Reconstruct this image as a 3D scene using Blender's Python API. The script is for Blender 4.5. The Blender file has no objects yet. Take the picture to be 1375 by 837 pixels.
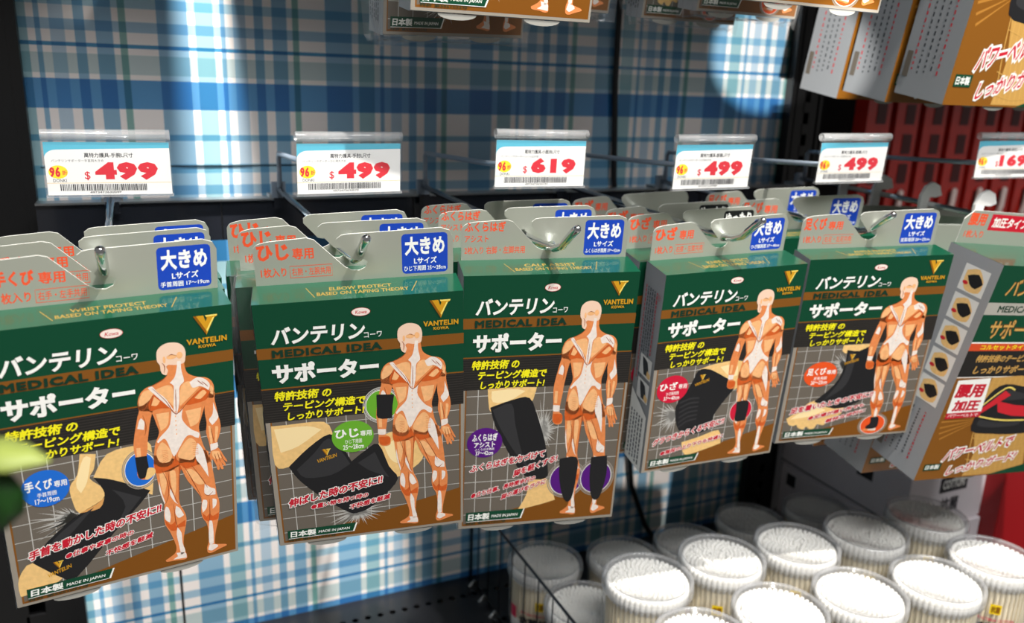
import bpy, bmesh, math, random
from mathutils import Vector, Matrix, Euler
from mathutils.geometry import tessellate_polygon
random.seed(7)
SC = bpy.context.scene
COL = SC.collection
R = math.radians

# ------------------------------------------------------------------ camera
CAM_R = ((0.91324701, -0.40606353, 0.03305001),
         (-0.07965296, -0.25751998, -0.96298435),
         (0.39954387, 0.87681005, -0.26752352))
cd = bpy.data.cameras.new('camera')
cam = bpy.data.objects.new('camera', cd)
COL.objects.link(cam)
cam.matrix_world = Matrix(((CAM_R[0][0], -CAM_R[1][0], -CAM_R[2][0], 0),
                           (CAM_R[0][1], -CAM_R[1][1], -CAM_R[2][1], 0),
                           (CAM_R[0][2], -CAM_R[1][2], -CAM_R[2][2], 0),
                           (0, 0, 0, 1)))
cd.sensor_width = 36.0
cd.lens = 1121.09 / 1375 * 36
cd.clip_start = 0.01
cd.dof.use_dof = True
cd.dof.focus_distance = 0.50
cd.dof.aperture_fstop = 7.5
SC.camera = cam

# ------------------------------------------------------------------ light
SC.view_settings.view_transform = 'Standard'
SC.view_settings.look = 'None'
SC.view_settings.gamma = 1.0
SC.view_settings.use_curve_mapping = False
SC.view_settings.exposure = 0.0
w = bpy.data.worlds.new('shop'); SC.world = w; w.use_nodes = True
w.node_tree.nodes['Background'].inputs[0].default_value = (1.0, 0.97, 0.94, 1)
w.node_tree.nodes['Background'].inputs[1].default_value = 0.18


def aim(o, target):
    o.rotation_euler = (Vector(target) - Vector(o.location)).to_track_quat('-Z', 'Y').to_euler()


def spot(name, loc, target, power, angle, blend, size, col=(1, 0.97, 0.92)):
    l = bpy.data.lights.new(name, 'SPOT'); l.energy = power; l.spot_size = R(angle); l.spot_blend = blend
    l.shadow_soft_size = size; l.color = col
    o = bpy.data.objects.new(name, l); COL.objects.link(o); o.location = loc; aim(o, target)
    return o


def area(name, loc, target, power, sx, sy, col=(1, 1, 1)):
    l = bpy.data.lights.new(name, 'AREA'); l.energy = power; l.shape = 'RECTANGLE'; l.size = sx; l.size_y = sy; l.color = col
    o = bpy.data.objects.new(name, l); COL.objects.link(o); o.location = loc; aim(o, target)
    return o


area('ceiling_light_panel', (0.25, -0.75, 1.35), (0.3, 0.46, -0.2), 47, 1.6, 0.6)
spot('track_spot', (0.52, -0.08, 1.15), (0.55, 0.50, -0.35), 135, 58, 0.3, 0.012, (1, 0.96, 0.90))
spot('added_panel_wash', (0.03, 0.42, 0.95), (0.06, 0.79, -0.30), 250, 36, 0.5, 0.026)  # added lamp that throws the streak and lower glow on the panel
spot('added_patch_beam', (-0.13, -0.41, -0.078), (0.672, 0.79, 0.042), 130, 5.6, 0.12, 0.008)  # added low lamp, aimed only to make the panel's bright patch

# ------------------------------------------------------------------ materials
def lin(c):
    return tuple(((v / 255) / 12.92 if v <= 10.3 else (((v / 255) + 0.055) / 1.055) ** 2.4) for v in c)


MATS = {}


def mat(name, col, rough=0.5, metal=0.0, coat=0.0, spec=0.5, noise=0.0, nscale=60):
    if name in MATS:
        return MATS[name]
    m = bpy.data.materials.new(name); m.use_nodes = True
    nt = m.node_tree; b = nt.nodes['Principled BSDF']
    c = lin(col)
    b.inputs['Base Color'].default_value = (*c, 1)
    b.inputs['Roughness'].default_value = rough
    b.inputs['Metallic'].default_value = metal
    b.inputs['Coat Weight'].default_value = coat
    b.inputs['Coat Roughness'].default_value = 0.08
    b.inputs['Specular IOR Level'].default_value = spec
    if noise:
        tc = nt.nodes.new('ShaderNodeTexCoord'); n = nt.nodes.new('ShaderNodeTexNoise'); n.inputs['Scale'].default_value = nscale
        r = nt.nodes.new('ShaderNodeMapRange'); r.inputs[3].default_value = 1 - noise; r.inputs[4].default_value = 1 + noise
        mx = nt.nodes.new('ShaderNodeMix'); mx.data_type = 'RGBA'; mx.blend_type = 'MULTIPLY'; mx.inputs[0].default_value = 1
        mx.inputs[6].default_value = (*c, 1)
        nt.links.new(tc.outputs['Object'], n.inputs['Vector']); nt.links.new(n.outputs[0], r.inputs[0])
        nt.links.new(r.outputs[0], mx.inputs[7]); nt.links.new(mx.outputs[2], b.inputs['Base Color'])
    MATS[name] = m
    return m


def clear(name, tint=(255, 255, 255), gloss=0.12, rough=0.06, haze=0.0):
    """clear plastic: see-through with Fresnel gloss and an optional milky haze"""
    if name in MATS:
        return MATS[name]
    m = bpy.data.materials.new(name); m.use_nodes = True
    nt = m.node_tree; nt.nodes.clear()
    out = nt.nodes.new('ShaderNodeOutputMaterial')
    t = nt.nodes.new('ShaderNodeBsdfTransparent'); t.inputs[0].default_value = (*lin(tint), 1)
    g = nt.nodes.new('ShaderNodeBsdfGlossy'); g.inputs['Roughness'].default_value = rough
    fr = nt.nodes.new('ShaderNodeLayerWeight'); fr.inputs[0].default_value = 0.5
    pw = nt.nodes.new('ShaderNodeMath'); pw.operation = 'POWER'; pw.inputs[1].default_value = 5.0
    ad = nt.nodes.new('ShaderNodeMath'); ad.operation = 'MULTIPLY_ADD'; ad.inputs[1].default_value = 0.6; ad.inputs[2].default_value = gloss; ad.use_clamp = True
    mx = nt.nodes.new('ShaderNodeMixShader')
    nt.links.new(fr.outputs['Facing'], pw.inputs[0]); nt.links.new(pw.outputs[0], ad.inputs[0]); nt.links.new(ad.outputs[0], mx.inputs[0])
    nt.links.new(t.outputs[0], mx.inputs[1]); nt.links.new(g.outputs[0], mx.inputs[2])
    last = mx
    if haze:
        d = nt.nodes.new('ShaderNodeBsdfDiffuse'); d.inputs[0].default_value = (0.8, 0.8, 0.8, 1)
        m2 = nt.nodes.new('ShaderNodeMixShader'); m2.inputs[0].default_value = haze
        nt.links.new(mx.outputs[0], m2.inputs[1]); nt.links.new(d.outputs[0], m2.inputs[2]); last = m2
    nt.links.new(last.outputs[0], out.inputs[0])
    MATS[name] = m
    return m


P = dict(  # printed inks (sRGB)
    green=(4, 66, 42), greenlit=(12, 78, 54), band=(126, 78, 24), ink=(14, 52, 36), black=(34, 32, 30), blackline=(56, 52, 48),
    gray=(106, 98, 88), grid=(190, 188, 182), border=(150, 142, 130), frame=(128, 80, 24), gold=(206, 150, 30), goldd=(140, 88, 14),
    goldl=(246, 222, 110), white=(242, 242, 236), yellow=(244, 234, 30), diag=(124, 74, 14), oval=(238, 226, 216), ovalred=(196, 40, 44),
    skin=(238, 196, 128), skinl=(252, 226, 170), skind=(216, 158, 92), sleeve=(30, 30, 32), sleevel=(50, 50, 52), redink=(196, 20, 44),
    blue=(28, 106, 206), egreen=(104, 172, 46), purple=(84, 18, 122), red=(206, 22, 56), orange=(232, 84, 30),
    fb=(226, 136, 78), fh=(240, 206, 180), fl=(244, 184, 126), fd=(206, 92, 34), fw=(238, 226, 216), fs=(156, 74, 34),
    brown=(132, 82, 20), brownl=(206, 160, 84), silverband=(170, 166, 156), dbrown=(112, 66, 26), mesh=(196, 150, 78), strap=(206, 36, 48), redstrip=(208, 76, 36),
    side=(150, 153, 156), sidetext=(70, 74, 80), sidered=(190, 60, 70), panel=(226, 226, 222), topgold=(150, 124, 56),
    tabred=(232, 84, 46), tabblue=(24, 66, 178), tabblack=(24, 26, 26), teal=(84, 176, 200), cyan=(60, 160, 210), cardwhite=(228, 227, 224), cardred=(206, 24, 44),
    cardink=(40, 40, 44), cardyellow=(250, 214, 30), cardgold=(232, 196, 110), pink=(216, 60, 90))


def ink(n):
    f = n in ('fb', 'fl', 'fd', 'skin', 'fw')
    return mat('ink_' + n, P[n], rough=0.45, coat=0.06, spec=0.3, noise=0.16 if f else 0, nscale=420)


M_TAB = mat('silver_card', (186, 188, 175), rough=0.34, metal=0.45)
M_TABEDGE = mat('card_edge_highlight', (240, 240, 232), rough=0.5)  # white colour stands in for the highlight along the tab's rim
M_CHROME = mat('chrome', (215, 217, 220), rough=0.09, metal=1.0)
M_WIRE = mat('zinc_wire', (150, 162, 176), rough=0.36, metal=0.6)
M_STEEL = mat('bright_steel_edge', (176, 178, 178), rough=0.3, metal=0.9)
M_BLACK = mat('black_steel', (11, 11, 12), rough=0.38)
M_RAIL = mat('dark_glossy_rail', (30, 32, 38), rough=0.16, coat=0.6)
M_CLEAR = clear('clear_plastic', gloss=0.02, haze=0.015)
M_FILM = clear('shrink_film', gloss=0.03, rough=0.12, haze=0.03)

# ------------------------------------------------------------------ object helpers
def tag(o, label=None, cat=None, group=None, kind=None):
    if label: o['label'] = label
    if cat: o['category'] = cat
    if group: o['group'] = group
    if kind: o['kind'] = kind
    return o


def empty(name, loc=(0, 0, 0), rot=(0, 0, 0)):
    o = bpy.data.objects.new(name, None); COL.objects.link(o); o.location = loc; o.rotation_euler = rot
    o.empty_display_size = 0.02
    return o


def copy_tree(o, parent=None):
    c = o.copy(); COL.objects.link(c)
    if parent: c.parent = parent
    for ch in list(o.children):
        copy_tree(ch, c)
    return c


class MB:
    def __init__(s):
        s.v = []; s.f = []; s.m = []; s.mats = []; s.sm = []

    def mi(s, m):
        if m not in s.mats: s.mats.append(m)
        return s.mats.index(m)

    def add(s, vs, fs, m, smooth=False):
        o = len(s.v); s.v += [tuple(v) for v in vs]; k = s.mi(m)
        for f in fs:
            s.f.append(tuple(i + o for i in f)); s.m.append(k); s.sm.append(smooth)

    def box(s, c, d, m, mx=None):
        x, y, z = c; a, b, e = d[0] / 2, d[1] / 2, d[2] / 2
        vs = [(x - a, y - b, z - e), (x + a, y - b, z - e), (x + a, y + b, z - e), (x - a, y + b, z - e),
              (x - a, y - b, z + e), (x + a, y - b, z + e), (x + a, y + b, z + e), (x - a, y + b, z + e)]
        if mx: vs = [mx @ Vector(v) for v in vs]
        s.add(vs, [(0, 3, 2, 1), (4, 5, 6, 7), (0, 1, 5, 4), (1, 2, 6, 5), (2, 3, 7, 6), (3, 0, 4, 7)], m)

    def tube(s, pts, r, m, n=10, caps=True, ball=False):
        pts = [Vector(p) for p in pts]; vs = []; fs = []
        up = Vector((0.01, 0.02, 1))
        T = []
        for i in range(len(pts)):
            t = (pts[min(i + 1, len(pts) - 1)] - pts[max(i - 1, 0)]).normalized(); T.append(t)
        a = T[0].cross(up)
        if a.length < 1e-3: a = T[0].cross(Vector((1, 0, 0)))
        a.normalize()
        rs = [r] * len(pts)
        if ball:
            e = pts[-1]; t = T[-1]
            for k in range(1, 5):
                an = k * R(22.4); pts.append(e + t * r * math.sin(an)); T.append(t); rs.append(r * math.cos(an))
        for i, p in enumerate(pts):
            a = (a - T[i] * a.dot(T[i])).normalized(); b = T[i].cross(a)
            for k in range(n):
                an = 2 * math.pi * k / n; vs.append(p + (a * math.cos(an) + b * math.sin(an)) * rs[i])
        for i in range(len(pts) - 1):
            for k in range(n):
                fs.append((i * n + k, i * n + (k + 1) % n, (i + 1) * n + (k + 1) % n, (i + 1) * n + k))
        if caps:
            fs.append(tuple(range(n))[::-1]); fs.append(tuple((len(pts) - 1) * n + k for k in range(n)))
        s.add(vs, fs, m, True)

    def lathe(s, prof, m, n=40, c=(0, 0, 0), smooth=True):
        vs = []; fs = []
        for r, z in prof:
            for k in range(n):
                a = 2 * math.pi * k / n; vs.append((c[0] + r * math.cos(a), c[1] + r * math.sin(a), c[2] + z))
        for i in range(len(prof) - 1):
            for k in range(n):
                fs.append((i * n + k, i * n + (k + 1) % n, (i + 1) * n + (k + 1) % n, (i + 1) * n + k))
        s.add(vs, fs, m, smooth)

    def prism(s, pts, y0, y1, m, m_side=None):
        """extrude an outline given in (x, z) between y0 (front) and y1"""
        n = len(pts)
        if sum(pts[i][0] * pts[(i + 1) % n][1] - pts[(i + 1) % n][0] * pts[i][1] for i in range(n)) < 0: pts = pts[::-1]
        tri = tessellate_polygon([[Vector((x, z, 0)) for x, z in pts]])
        vs = [(x, y0, z) for x, z in pts] + [(x, y1, z) for x, z in pts]
        def orient(t):
            a, b, c = (pts[i] for i in t)
            return t if (b[0] - a[0]) * (c[1] - a[1]) - (c[0] - a[0]) * (b[1] - a[1]) > 0 else t[::-1]
        fs = [orient(t) for t in tri]
        s.add(vs, fs + [tuple(i + n for i in f[::-1]) for f in fs], m)
        s.add(vs, [(i, i + n, (i + 1) % n + n, (i + 1) % n)[::-1] for i in range(n)], m_side or m)

    def build(s, name, parent=None, loc=None, bevel=0):
        me = bpy.data.meshes.new(name); me.from_pydata(s.v, [], s.f)
        for m in s.mats: me.materials.append(m)
        me.polygons.foreach_set('material_index', s.m); me.polygons.foreach_set('use_smooth', s.sm); me.update()
        o = bpy.data.objects.new(name, me); COL.objects.link(o)
        if parent: o.parent = parent
        if loc: o.location = loc
        if bevel:
            b = o.modifiers.new('bevel', 'BEVEL'); b.width = bevel; b.segments = 2; b.limit_method = 'ANGLE'
        return o


# ------------------------------------------------------------------ lettering
TXT = {}


def text_tris(body, bold):
    """letters of the built-in typeface, made heavier with a shallow bevelled rim; x, y and a relief height 0..1"""
    k = (body, bold)
    if k in TXT: return TXT[k]
    c = bpy.data.curves.new('lettering', 'FONT'); c.body = body; c.size = 1; c.resolution_u = 2
    if bold >= .045 and body.isascii(): c.space_character = 1 + bold * 2.6
    if bold > .004: c.bevel_depth = bold; c.bevel_resolution = 0 if bold < .06 else 2
    o = bpy.data.objects.new('lettering', c); COL.objects.link(o)
    dg = bpy.context.evaluated_depsgraph_get(); dg.update()
    e = o.evaluated_get(dg); me = e.to_mesh()
    vs = [(v.co.x, v.co.y, max(0.0, v.co.z) / bold if bold > .004 else 0.0) for v in me.vertices]
    fs = [tuple(p.vertices) for p in me.polygons if bold <= .004 or all(me.vertices[i].co.z > -1e-5 for i in p.vertices)]
    e.to_mesh_clear(); bpy.data.objects.remove(o); bpy.data.curves.remove(c)
    TXT[k] = (vs, fs)
    return TXT[k]


def smooth_loop(pts, n=4, closed=True):
    if closed:      # keep sharp corners sharp
        q = []; N = len(pts)
        for i in range(N):
            a, b, c = pts[i - 1], pts[i], pts[(i + 1) % N]
            d1 = (a[0] - b[0], a[1] - b[1]); d2 = (c[0] - b[0], c[1] - b[1])
            k = (d1[0] * d2[0] + d1[1] * d2[1]) / ((math.hypot(*d1) * math.hypot(*d2)) or 1)
            q += [b, b] if k > -.12 else [b]
        pts = q
    out = []; N = len(pts)
    for i in range(N if closed else N - 1):
        g = (lambda j: pts[j % N]) if closed else (lambda j: pts[max(0, min(N - 1, j))])
        p0, p1, p2, p3 = g(i - 1), g(i), g(i + 1), g(i + 2)
        for k in range(n if abs(p1[0] - p2[0]) + abs(p1[1] - p2[1]) > 1e-9 else 1):
            t = k / n
            out.append(tuple(0.5 * (2 * p1[a] + (p2[a] - p0[a]) * t + (2 * p0[a] - 5 * p1[a] + 4 * p2[a] - p3[a]) * t * t
                                    + (3 * p1[a] - p0[a] - 3 * p2[a] + p3[a]) * t ** 3) for a in (0, 1)))
    if not closed: out.append(pts[-1])
    r = [out[0]]
    for p in out[1:]:
        if abs(p[0] - r[-1][0]) + abs(p[1] - r[-1][1]) > 1e-6: r.append(p)
    if closed and abs(r[0][0] - r[-1][0]) + abs(r[0][1] - r[-1][1]) < 1e-6: r.pop()
    return r


class Art:
    """flat print: u across, v downwards, on a plane given by origin o and unit vectors; each ink lies on top of the last"""
    def __init__(s, o, U, V, N, w, h, vmap=None, step=0.000005):
        s.o, s.U, s.V, s.N, s.w, s.h = Vector(o), Vector(U), Vector(V), Vector(N), w, h
        s.mb = MB(); s.k = 1; s.step = step; s.hold = 0; s.vmap = vmap or (lambda v: v)

    def pt(s, u, v, dk=0):
        return s.o + s.U * (u * s.w) + s.V * (s.vmap(v) * s.h) + s.N * ((s.k + dk * .9) * s.step)

    def tris(s, vs, fs, m):
        n = s.N; V3 = [s.pt(*p) for p in vs]; out = []
        for f in fs:
            a, b, c = V3[f[0]], V3[f[1]], V3[f[2]]
            out.append(f if (b - a).cross(c - a).dot(n) > 0 else f[::-1])
        s.mb.add(V3, out, ink(m) if isinstance(m, str) else m); s.k += 0 if s.hold else 1

    def poly(s, pts, m, sm=0):
        if sm: pts = smooth_loop(pts, sm)
        s.tris(pts, tessellate_polygon([[Vector((u, v, 0)) for u, v in pts]]), m)

    def polys(s, L, m, sm=0):
        vs = []; fs = []
        for pts in L:
            if sm: pts = smooth_loop(pts, sm)
            o = len(vs); vs += pts
            fs += [tuple(i + o for i in t) for t in tessellate_polygon([[Vector((u, v, 0)) for u, v in pts]])]
        s.tris(vs, fs, m)

    def rect(s, u0, v0, u1, v1, m):
        s.poly([(u0, v0), (u1, v0), (u1, v1), (u0, v1)], m)

    def ell(s, u, v, ru, rv, m, n=36):
        s.poly([(u + ru * math.cos(i * 2 * math.pi / n), v + rv * math.sin(i * 2 * math.pi / n)) for i in range(n)], m)

    def ring(s, u, v, ru, rv, t, m, n=36):
        vs = []; fs = []
        for i in range(n):
            a = i * 2 * math.pi / n
            vs += [(u + ru * math.cos(a), v + rv * math.sin(a)), (u + ru * (1 - t) * math.cos(a), v + rv * (1 - t) * math.sin(a))]
            j = (i + 1) % n
            fs += [(2 * i, 2 * j, 2 * j + 1), (2 * i, 2 * j + 1, 2 * i + 1)]
        s.tris(vs, fs, m)

    def line(s, pts, wd, m, sm=4, taper=False):
        if sm: pts = smooth_loop(pts, sm, False)
        asp = s.h / s.w; vs = []; fs = []
        for i, p in enumerate(pts):
            q0 = pts[max(i - 1, 0)]; q1 = pts[min(i + 1, len(pts) - 1)]
            dx, dy = q1[0] - q0[0], (q1[1] - q0[1]) * asp; L = math.hypot(dx, dy) or 1
            k = wd * (1 if not taper else (1 - abs(2 * i / (len(pts) - 1) - 1) * 0.7)) / 2
            nx, ny = -dy / L * k, dx / L * k / asp
            vs += [(p[0] + nx, p[1] + ny), (p[0] - nx, p[1] - ny)]
        for i in range(len(pts) - 1):
            fs += [(2 * i, 2 * i + 1, 2 * i + 3), (2 * i, 2 * i + 3, 2 * i + 2)]
        s.tris(vs, fs, m)

    def text(s, body, u0, v0, u1, v1, m, bold=0.03, slope=0.0, shear=0.0, halo=None, hb=0.09):
        """letters stretched to the box; slope lifts the right end by that much v; shear slants"""
        base, _ = text_tris(body, bold)
        x0 = min(p[0] for p in base); x1 = max(p[0] for p in base); y0 = min(p[1] for p in base); y1 = max(p[1] for p in base)
        for b, mm in (((hb, halo),) if halo else ()) + ((bold, m),):
            vs, fs = text_tris(body, b)
            out = []
            for x, y, z in vs:
                a = (x - x0) / (x1 - x0); t = (y - y0) / (y1 - y0)
                out.append((u0 + a * (u1 - u0) + shear * t, v1 - t * (v1 - v0) - slope * a, z))
            s.tris(out, fs, mm)

    def build(s, name, parent):
        return s.mb.build(name, parent)


FIG = {"B":[[[.589,.276],[.578,.318],[.581,.334],[.571,.361],[.562,.393],[.553,.425],[.546,.464],[.55,.504],[.551,.525],[.554,.545],[.552,.574],[.562,.592],[.586,.599],[.611,.594],[.614,.573],[.606,.558],[.591,.549],[.595,.52],[.605,.475],[.605,.463],[.619,.397],[.629,.365],[.639,.333],[.638,.29]],[[.873,.296],[.871,.323],[.863,.35],[.862,.389],[.868,.423],[.864,.462],[.874,.498],[.878,.521],[.88,.542],[.87,.561],[.87,.578],[.88,.58],[.888,.57],[.904,.6],[.909,.619],[.917,.622],[.92,.613],[.915,.595],[.925,.617],[.932,.622],[.938,.618],[.929,.593],[.941,.608],[.948,.61],[.948,.601],[.936,.579],[.953,.595],[.956,.59],[.94,.565],[.923,.537],[.914,.527],[.914,.501],[.92,.49],[.931,.456],[.928,.422],[.924,.411],[.915,.371],[.908,.337],[.907,.304]],[[.629,.511],[.626,.54],[.632,.584],[.639,.634],[.648,.683],[.659,.714],[.653,.763],[.656,.8],[.673,.833],[.687,.866],[.699,.906],[.694,.931],[.675,.943],[.647,.954],[.652,.963],[.696,.967],[.729,.972],[.747,.966],[.742,.939],[.734,.909],[.737,.871],[.75,.822],[.754,.792],[.745,.76],[.728,.727],[.726,.679],[.733,.631],[.737,.59],[.732,.549]],[[.737,.544],[.748,.591],[.767,.635],[.795,.673],[.822,.712],[.829,.737],[.824,.78],[.831,.812],[.848,.839],[.855,.884],[.852,.923],[.844,.944],[.847,.968],[.868,.973],[.898,.966],[.94,.957],[.936,.95],[.898,.941],[.883,.933],[.888,.888],[.9,.845],[.909,.808],[.912,.758],[.902,.72],[.897,.683],[.89,.634],[.881,.586],[.871,.55],[.862,.532],[.779,.513]],[[.714,.182],[.707,.221],[.685,.235],[.647,.249],[.62,.254],[.596,.268],[.582,.289],[.578,.318],[.586,.335],[.625,.343],[.638,.36],[.649,.394],[.658,.428],[.639,.466],[.63,.505],[.626,.539],[.631,.574],[.692,.586],[.738,.572],[.797,.581],[.865,.584],[.87,.567],[.862,.537],[.846,.501],[.836,.46],[.833,.431],[.845,.399],[.861,.361],[.872,.329],[.901,.331],[.906,.315],[.907,.288],[.896,.265],[.872,.25],[.835,.243],[.798,.227],[.786,.207],[.782,.179]]],"H":[[[.669,.15],[.673,.13],[.689,.116],[.714,.108],[.74,.108],[.766,.114],[.784,.128],[.791,.148],[.789,.168],[.782,.185],[.75,.189],[.717,.185],[.707,.192],[.713,.205],[.705,.221],[.689,.214],[.682,.199],[.681,.182],[.671,.169]]],"L":[[[.67,.467],[.696,.494],[.708,.523],[.693,.548],[.652,.541],[.64,.506],[.652,.479]],[[.787,.47],[.814,.487],[.82,.522],[.798,.557],[.753,.547],[.732,.531],[.751,.498]],[[.654,.267],[.707,.257],[.729,.275],[.727,.34],[.698,.308]],[[.763,.27],[.801,.255],[.841,.283],[.806,.308],[.754,.342]],[[.607,.266],[.64,.265],[.642,.29],[.604,.314],[.583,.318],[.585,.292]],[[.892,.279],[.903,.293],[.903,.32],[.888,.308]],[[.65,.356],[.706,.357],[.697,.404],[.666,.423]],[[.777,.363],[.847,.36],[.832,.414],[.795,.427]],[[.648,.291],[.671,.311],[.656,.326],[.633,.322]],[[.819,.32],[.857,.295],[.874,.307],[.846,.327]],[[.646,.588],[.671,.587],[.675,.632],[.66,.678],[.65,.647]],[[.692,.586],[.716,.589],[.717,.648],[.708,.689],[.695,.646]],[[.762,.596],[.79,.595],[.832,.635],[.845,.666],[.816,.663],[.782,.63]],[[.557,.471],[.574,.472],[.574,.518],[.557,.516]],[[.875,.435],[.889,.447],[.891,.505],[.881,.504]],[[.906,.443],[.92,.45],[.909,.506],[.902,.505]],[[.887,.54],[.919,.545],[.933,.573],[.904,.576],[.887,.557]]],"D":[[[.649,.28],[.678,.308],[.715,.344],[.669,.338],[.629,.341],[.622,.316]],[[.751,.355],[.792,.328],[.854,.288],[.889,.304],[.87,.334],[.798,.343],[.771,.339]],[[.631,.581],[.627,.544],[.658,.563],[.7,.561],[.721,.53],[.738,.561],[.763,.562],[.798,.57],[.812,.556],[.817,.583],[.762,.588],[.738,.568],[.692,.578],[.657,.584]],[[.736,.561],[.751,.598],[.742,.585],[.736,.602],[.732,.584]],[[.655,.778],[.681,.806],[.704,.793],[.704,.818],[.748,.8],[.747,.828],[.713,.826],[.702,.836],[.68,.831],[.661,.804]],[[.828,.787],[.849,.808],[.865,.794],[.878,.811],[.907,.801],[.902,.829],[.871,.83],[.856,.83],[.836,.816]],[[.556,.557],[.609,.561],[.611,.585],[.586,.595],[.559,.586]]],"W":[[[.754,.176],[.769,.177],[.769,.209],[.776,.238],[.777,.253],[.764,.263],[.756,.277],[.752,.331],[.737,.375],[.726,.354],[.733,.275],[.73,.26],[.717,.25],[.738,.233],[.748,.208]],[[.717,.35],[.735,.375],[.767,.348],[.759,.386],[.775,.415],[.802,.44],[.833,.457],[.829,.476],[.815,.472],[.794,.459],[.773,.463],[.752,.487],[.722,.527],[.71,.523],[.693,.476],[.68,.455],[.663,.46],[.652,.467],[.646,.461],[.664,.443],[.7,.415],[.712,.383]],[[.624,.257],[.641,.252],[.662,.276],[.698,.308],[.728,.358],[.697,.329],[.658,.292]],[[.801,.259],[.835,.245],[.869,.256],[.889,.278],[.883,.3],[.861,.285],[.841,.279],[.814,.281]],[[.587,.362],[.6,.379],[.595,.407],[.568,.399],[.577,.372]],[[.901,.348],[.911,.376],[.922,.41],[.893,.436],[.879,.413],[.897,.392]],[[.823,.494],[.845,.524],[.861,.584],[.866,.641],[.833,.587],[.812,.556],[.813,.522]],[[.665,.726],[.676,.734],[.683,.766],[.678,.796],[.658,.778],[.657,.745]],[[.71,.732],[.727,.746],[.744,.778],[.719,.785],[.705,.762]],[[.71,.824],[.727,.851],[.729,.896],[.74,.936],[.719,.947],[.713,.907],[.705,.855]],[[.847,.666],[.873,.687],[.894,.698],[.895,.721],[.858,.717],[.843,.702]],[[.836,.732],[.854,.74],[.85,.77],[.831,.787],[.828,.756]],[[.88,.736],[.899,.744],[.895,.769],[.879,.78]],[[.86,.828],[.874,.835],[.878,.887],[.877,.933],[.857,.931],[.855,.884]],[[.692,.651],[.702,.679],[.709,.712],[.722,.728],[.704,.713],[.686,.678]],[[.641,.652],[.659,.714],[.662,.706],[.652,.671],[.642,.617]],[[.698,.934],[.74,.942],[.744,.966],[.682,.96],[.704,.95]],[[.857,.933],[.891,.941],[.898,.951],[.868,.963],[.849,.955]],[[.552,.523],[.592,.526],[.589,.549],[.554,.546]],[[.88,.51],[.914,.508],[.914,.529],[.881,.538]]],"S":[[[.643,.261],[.697,.316],[.736,.369],[.792,.328],[.858,.284]],[[.74,.276],[.736,.368]],[[.708,.221],[.684,.237],[.624,.256]],[[.588,.335],[.61,.326],[.642,.285]],[[.625,.343],[.642,.285]],[[.872,.329],[.892,.303]],[[.738,.561],[.731,.631],[.725,.709]],[[.657,.572],[.679,.626],[.68,.68],[.664,.715]],[[.685,.583],[.689,.645],[.718,.72]],[[.7,.724],[.704,.793],[.713,.826]],[[.755,.575],[.789,.637],[.829,.719]],[[.79,.578],[.838,.647],[.859,.685]],[[.865,.735],[.865,.797],[.859,.834]],[[.595,.352],[.605,.396],[.597,.429]],[[.885,.441],[.898,.505]],[[.898,.552],[.908,.588]],[[.912,.55],[.924,.59]],[[.923,.551],[.939,.585]],[[.721,.524],[.722,.554]],[[.843,.708],[.862,.719],[.884,.706]],[[.718,.154],[.732,.15],[.754,.157]],[[.69,.175],[.7,.189],[.696,.212]],[[.835,.256],[.861,.277]],[[.855,.263],[.882,.286]]]}

def figure(a, lift=None):
    """printed back view of a muscle figure"""
    for n, m in (('B', 'fb'), ('H', 'fh'), ('D', 'fd'), ('L', 'fl'), ('W', 'fw')):
        a.polys([[tuple(p) for p in q] for q in FIG[n]], m, 3)
    a.k += 1; a.hold = 1
    for q in FIG['S']: a.line([tuple(p) for p in q], 0.0045, 'fs', 3, True)
    a.ell(.70, .165, .006, .012, 'fl'); a.ell(.731, .158, .022, .008, 'fl'); a.ell(.765, .156, .013, .012, 'fl')
    for i in range(6): a.ell(.7325, .36 + i * .017, .0028, .003, 'fl')
    for i in range(7):
        a.line([(.664, .50 + i * .008), (.69, .502 + i * .006)], .0025, 'fb', 0); a.line([(.80, .49 + i * .008), (.825, .497 + i * .007)], .0025, 'fb', 0)

    a.k += 1; a.hold = 0


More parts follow.
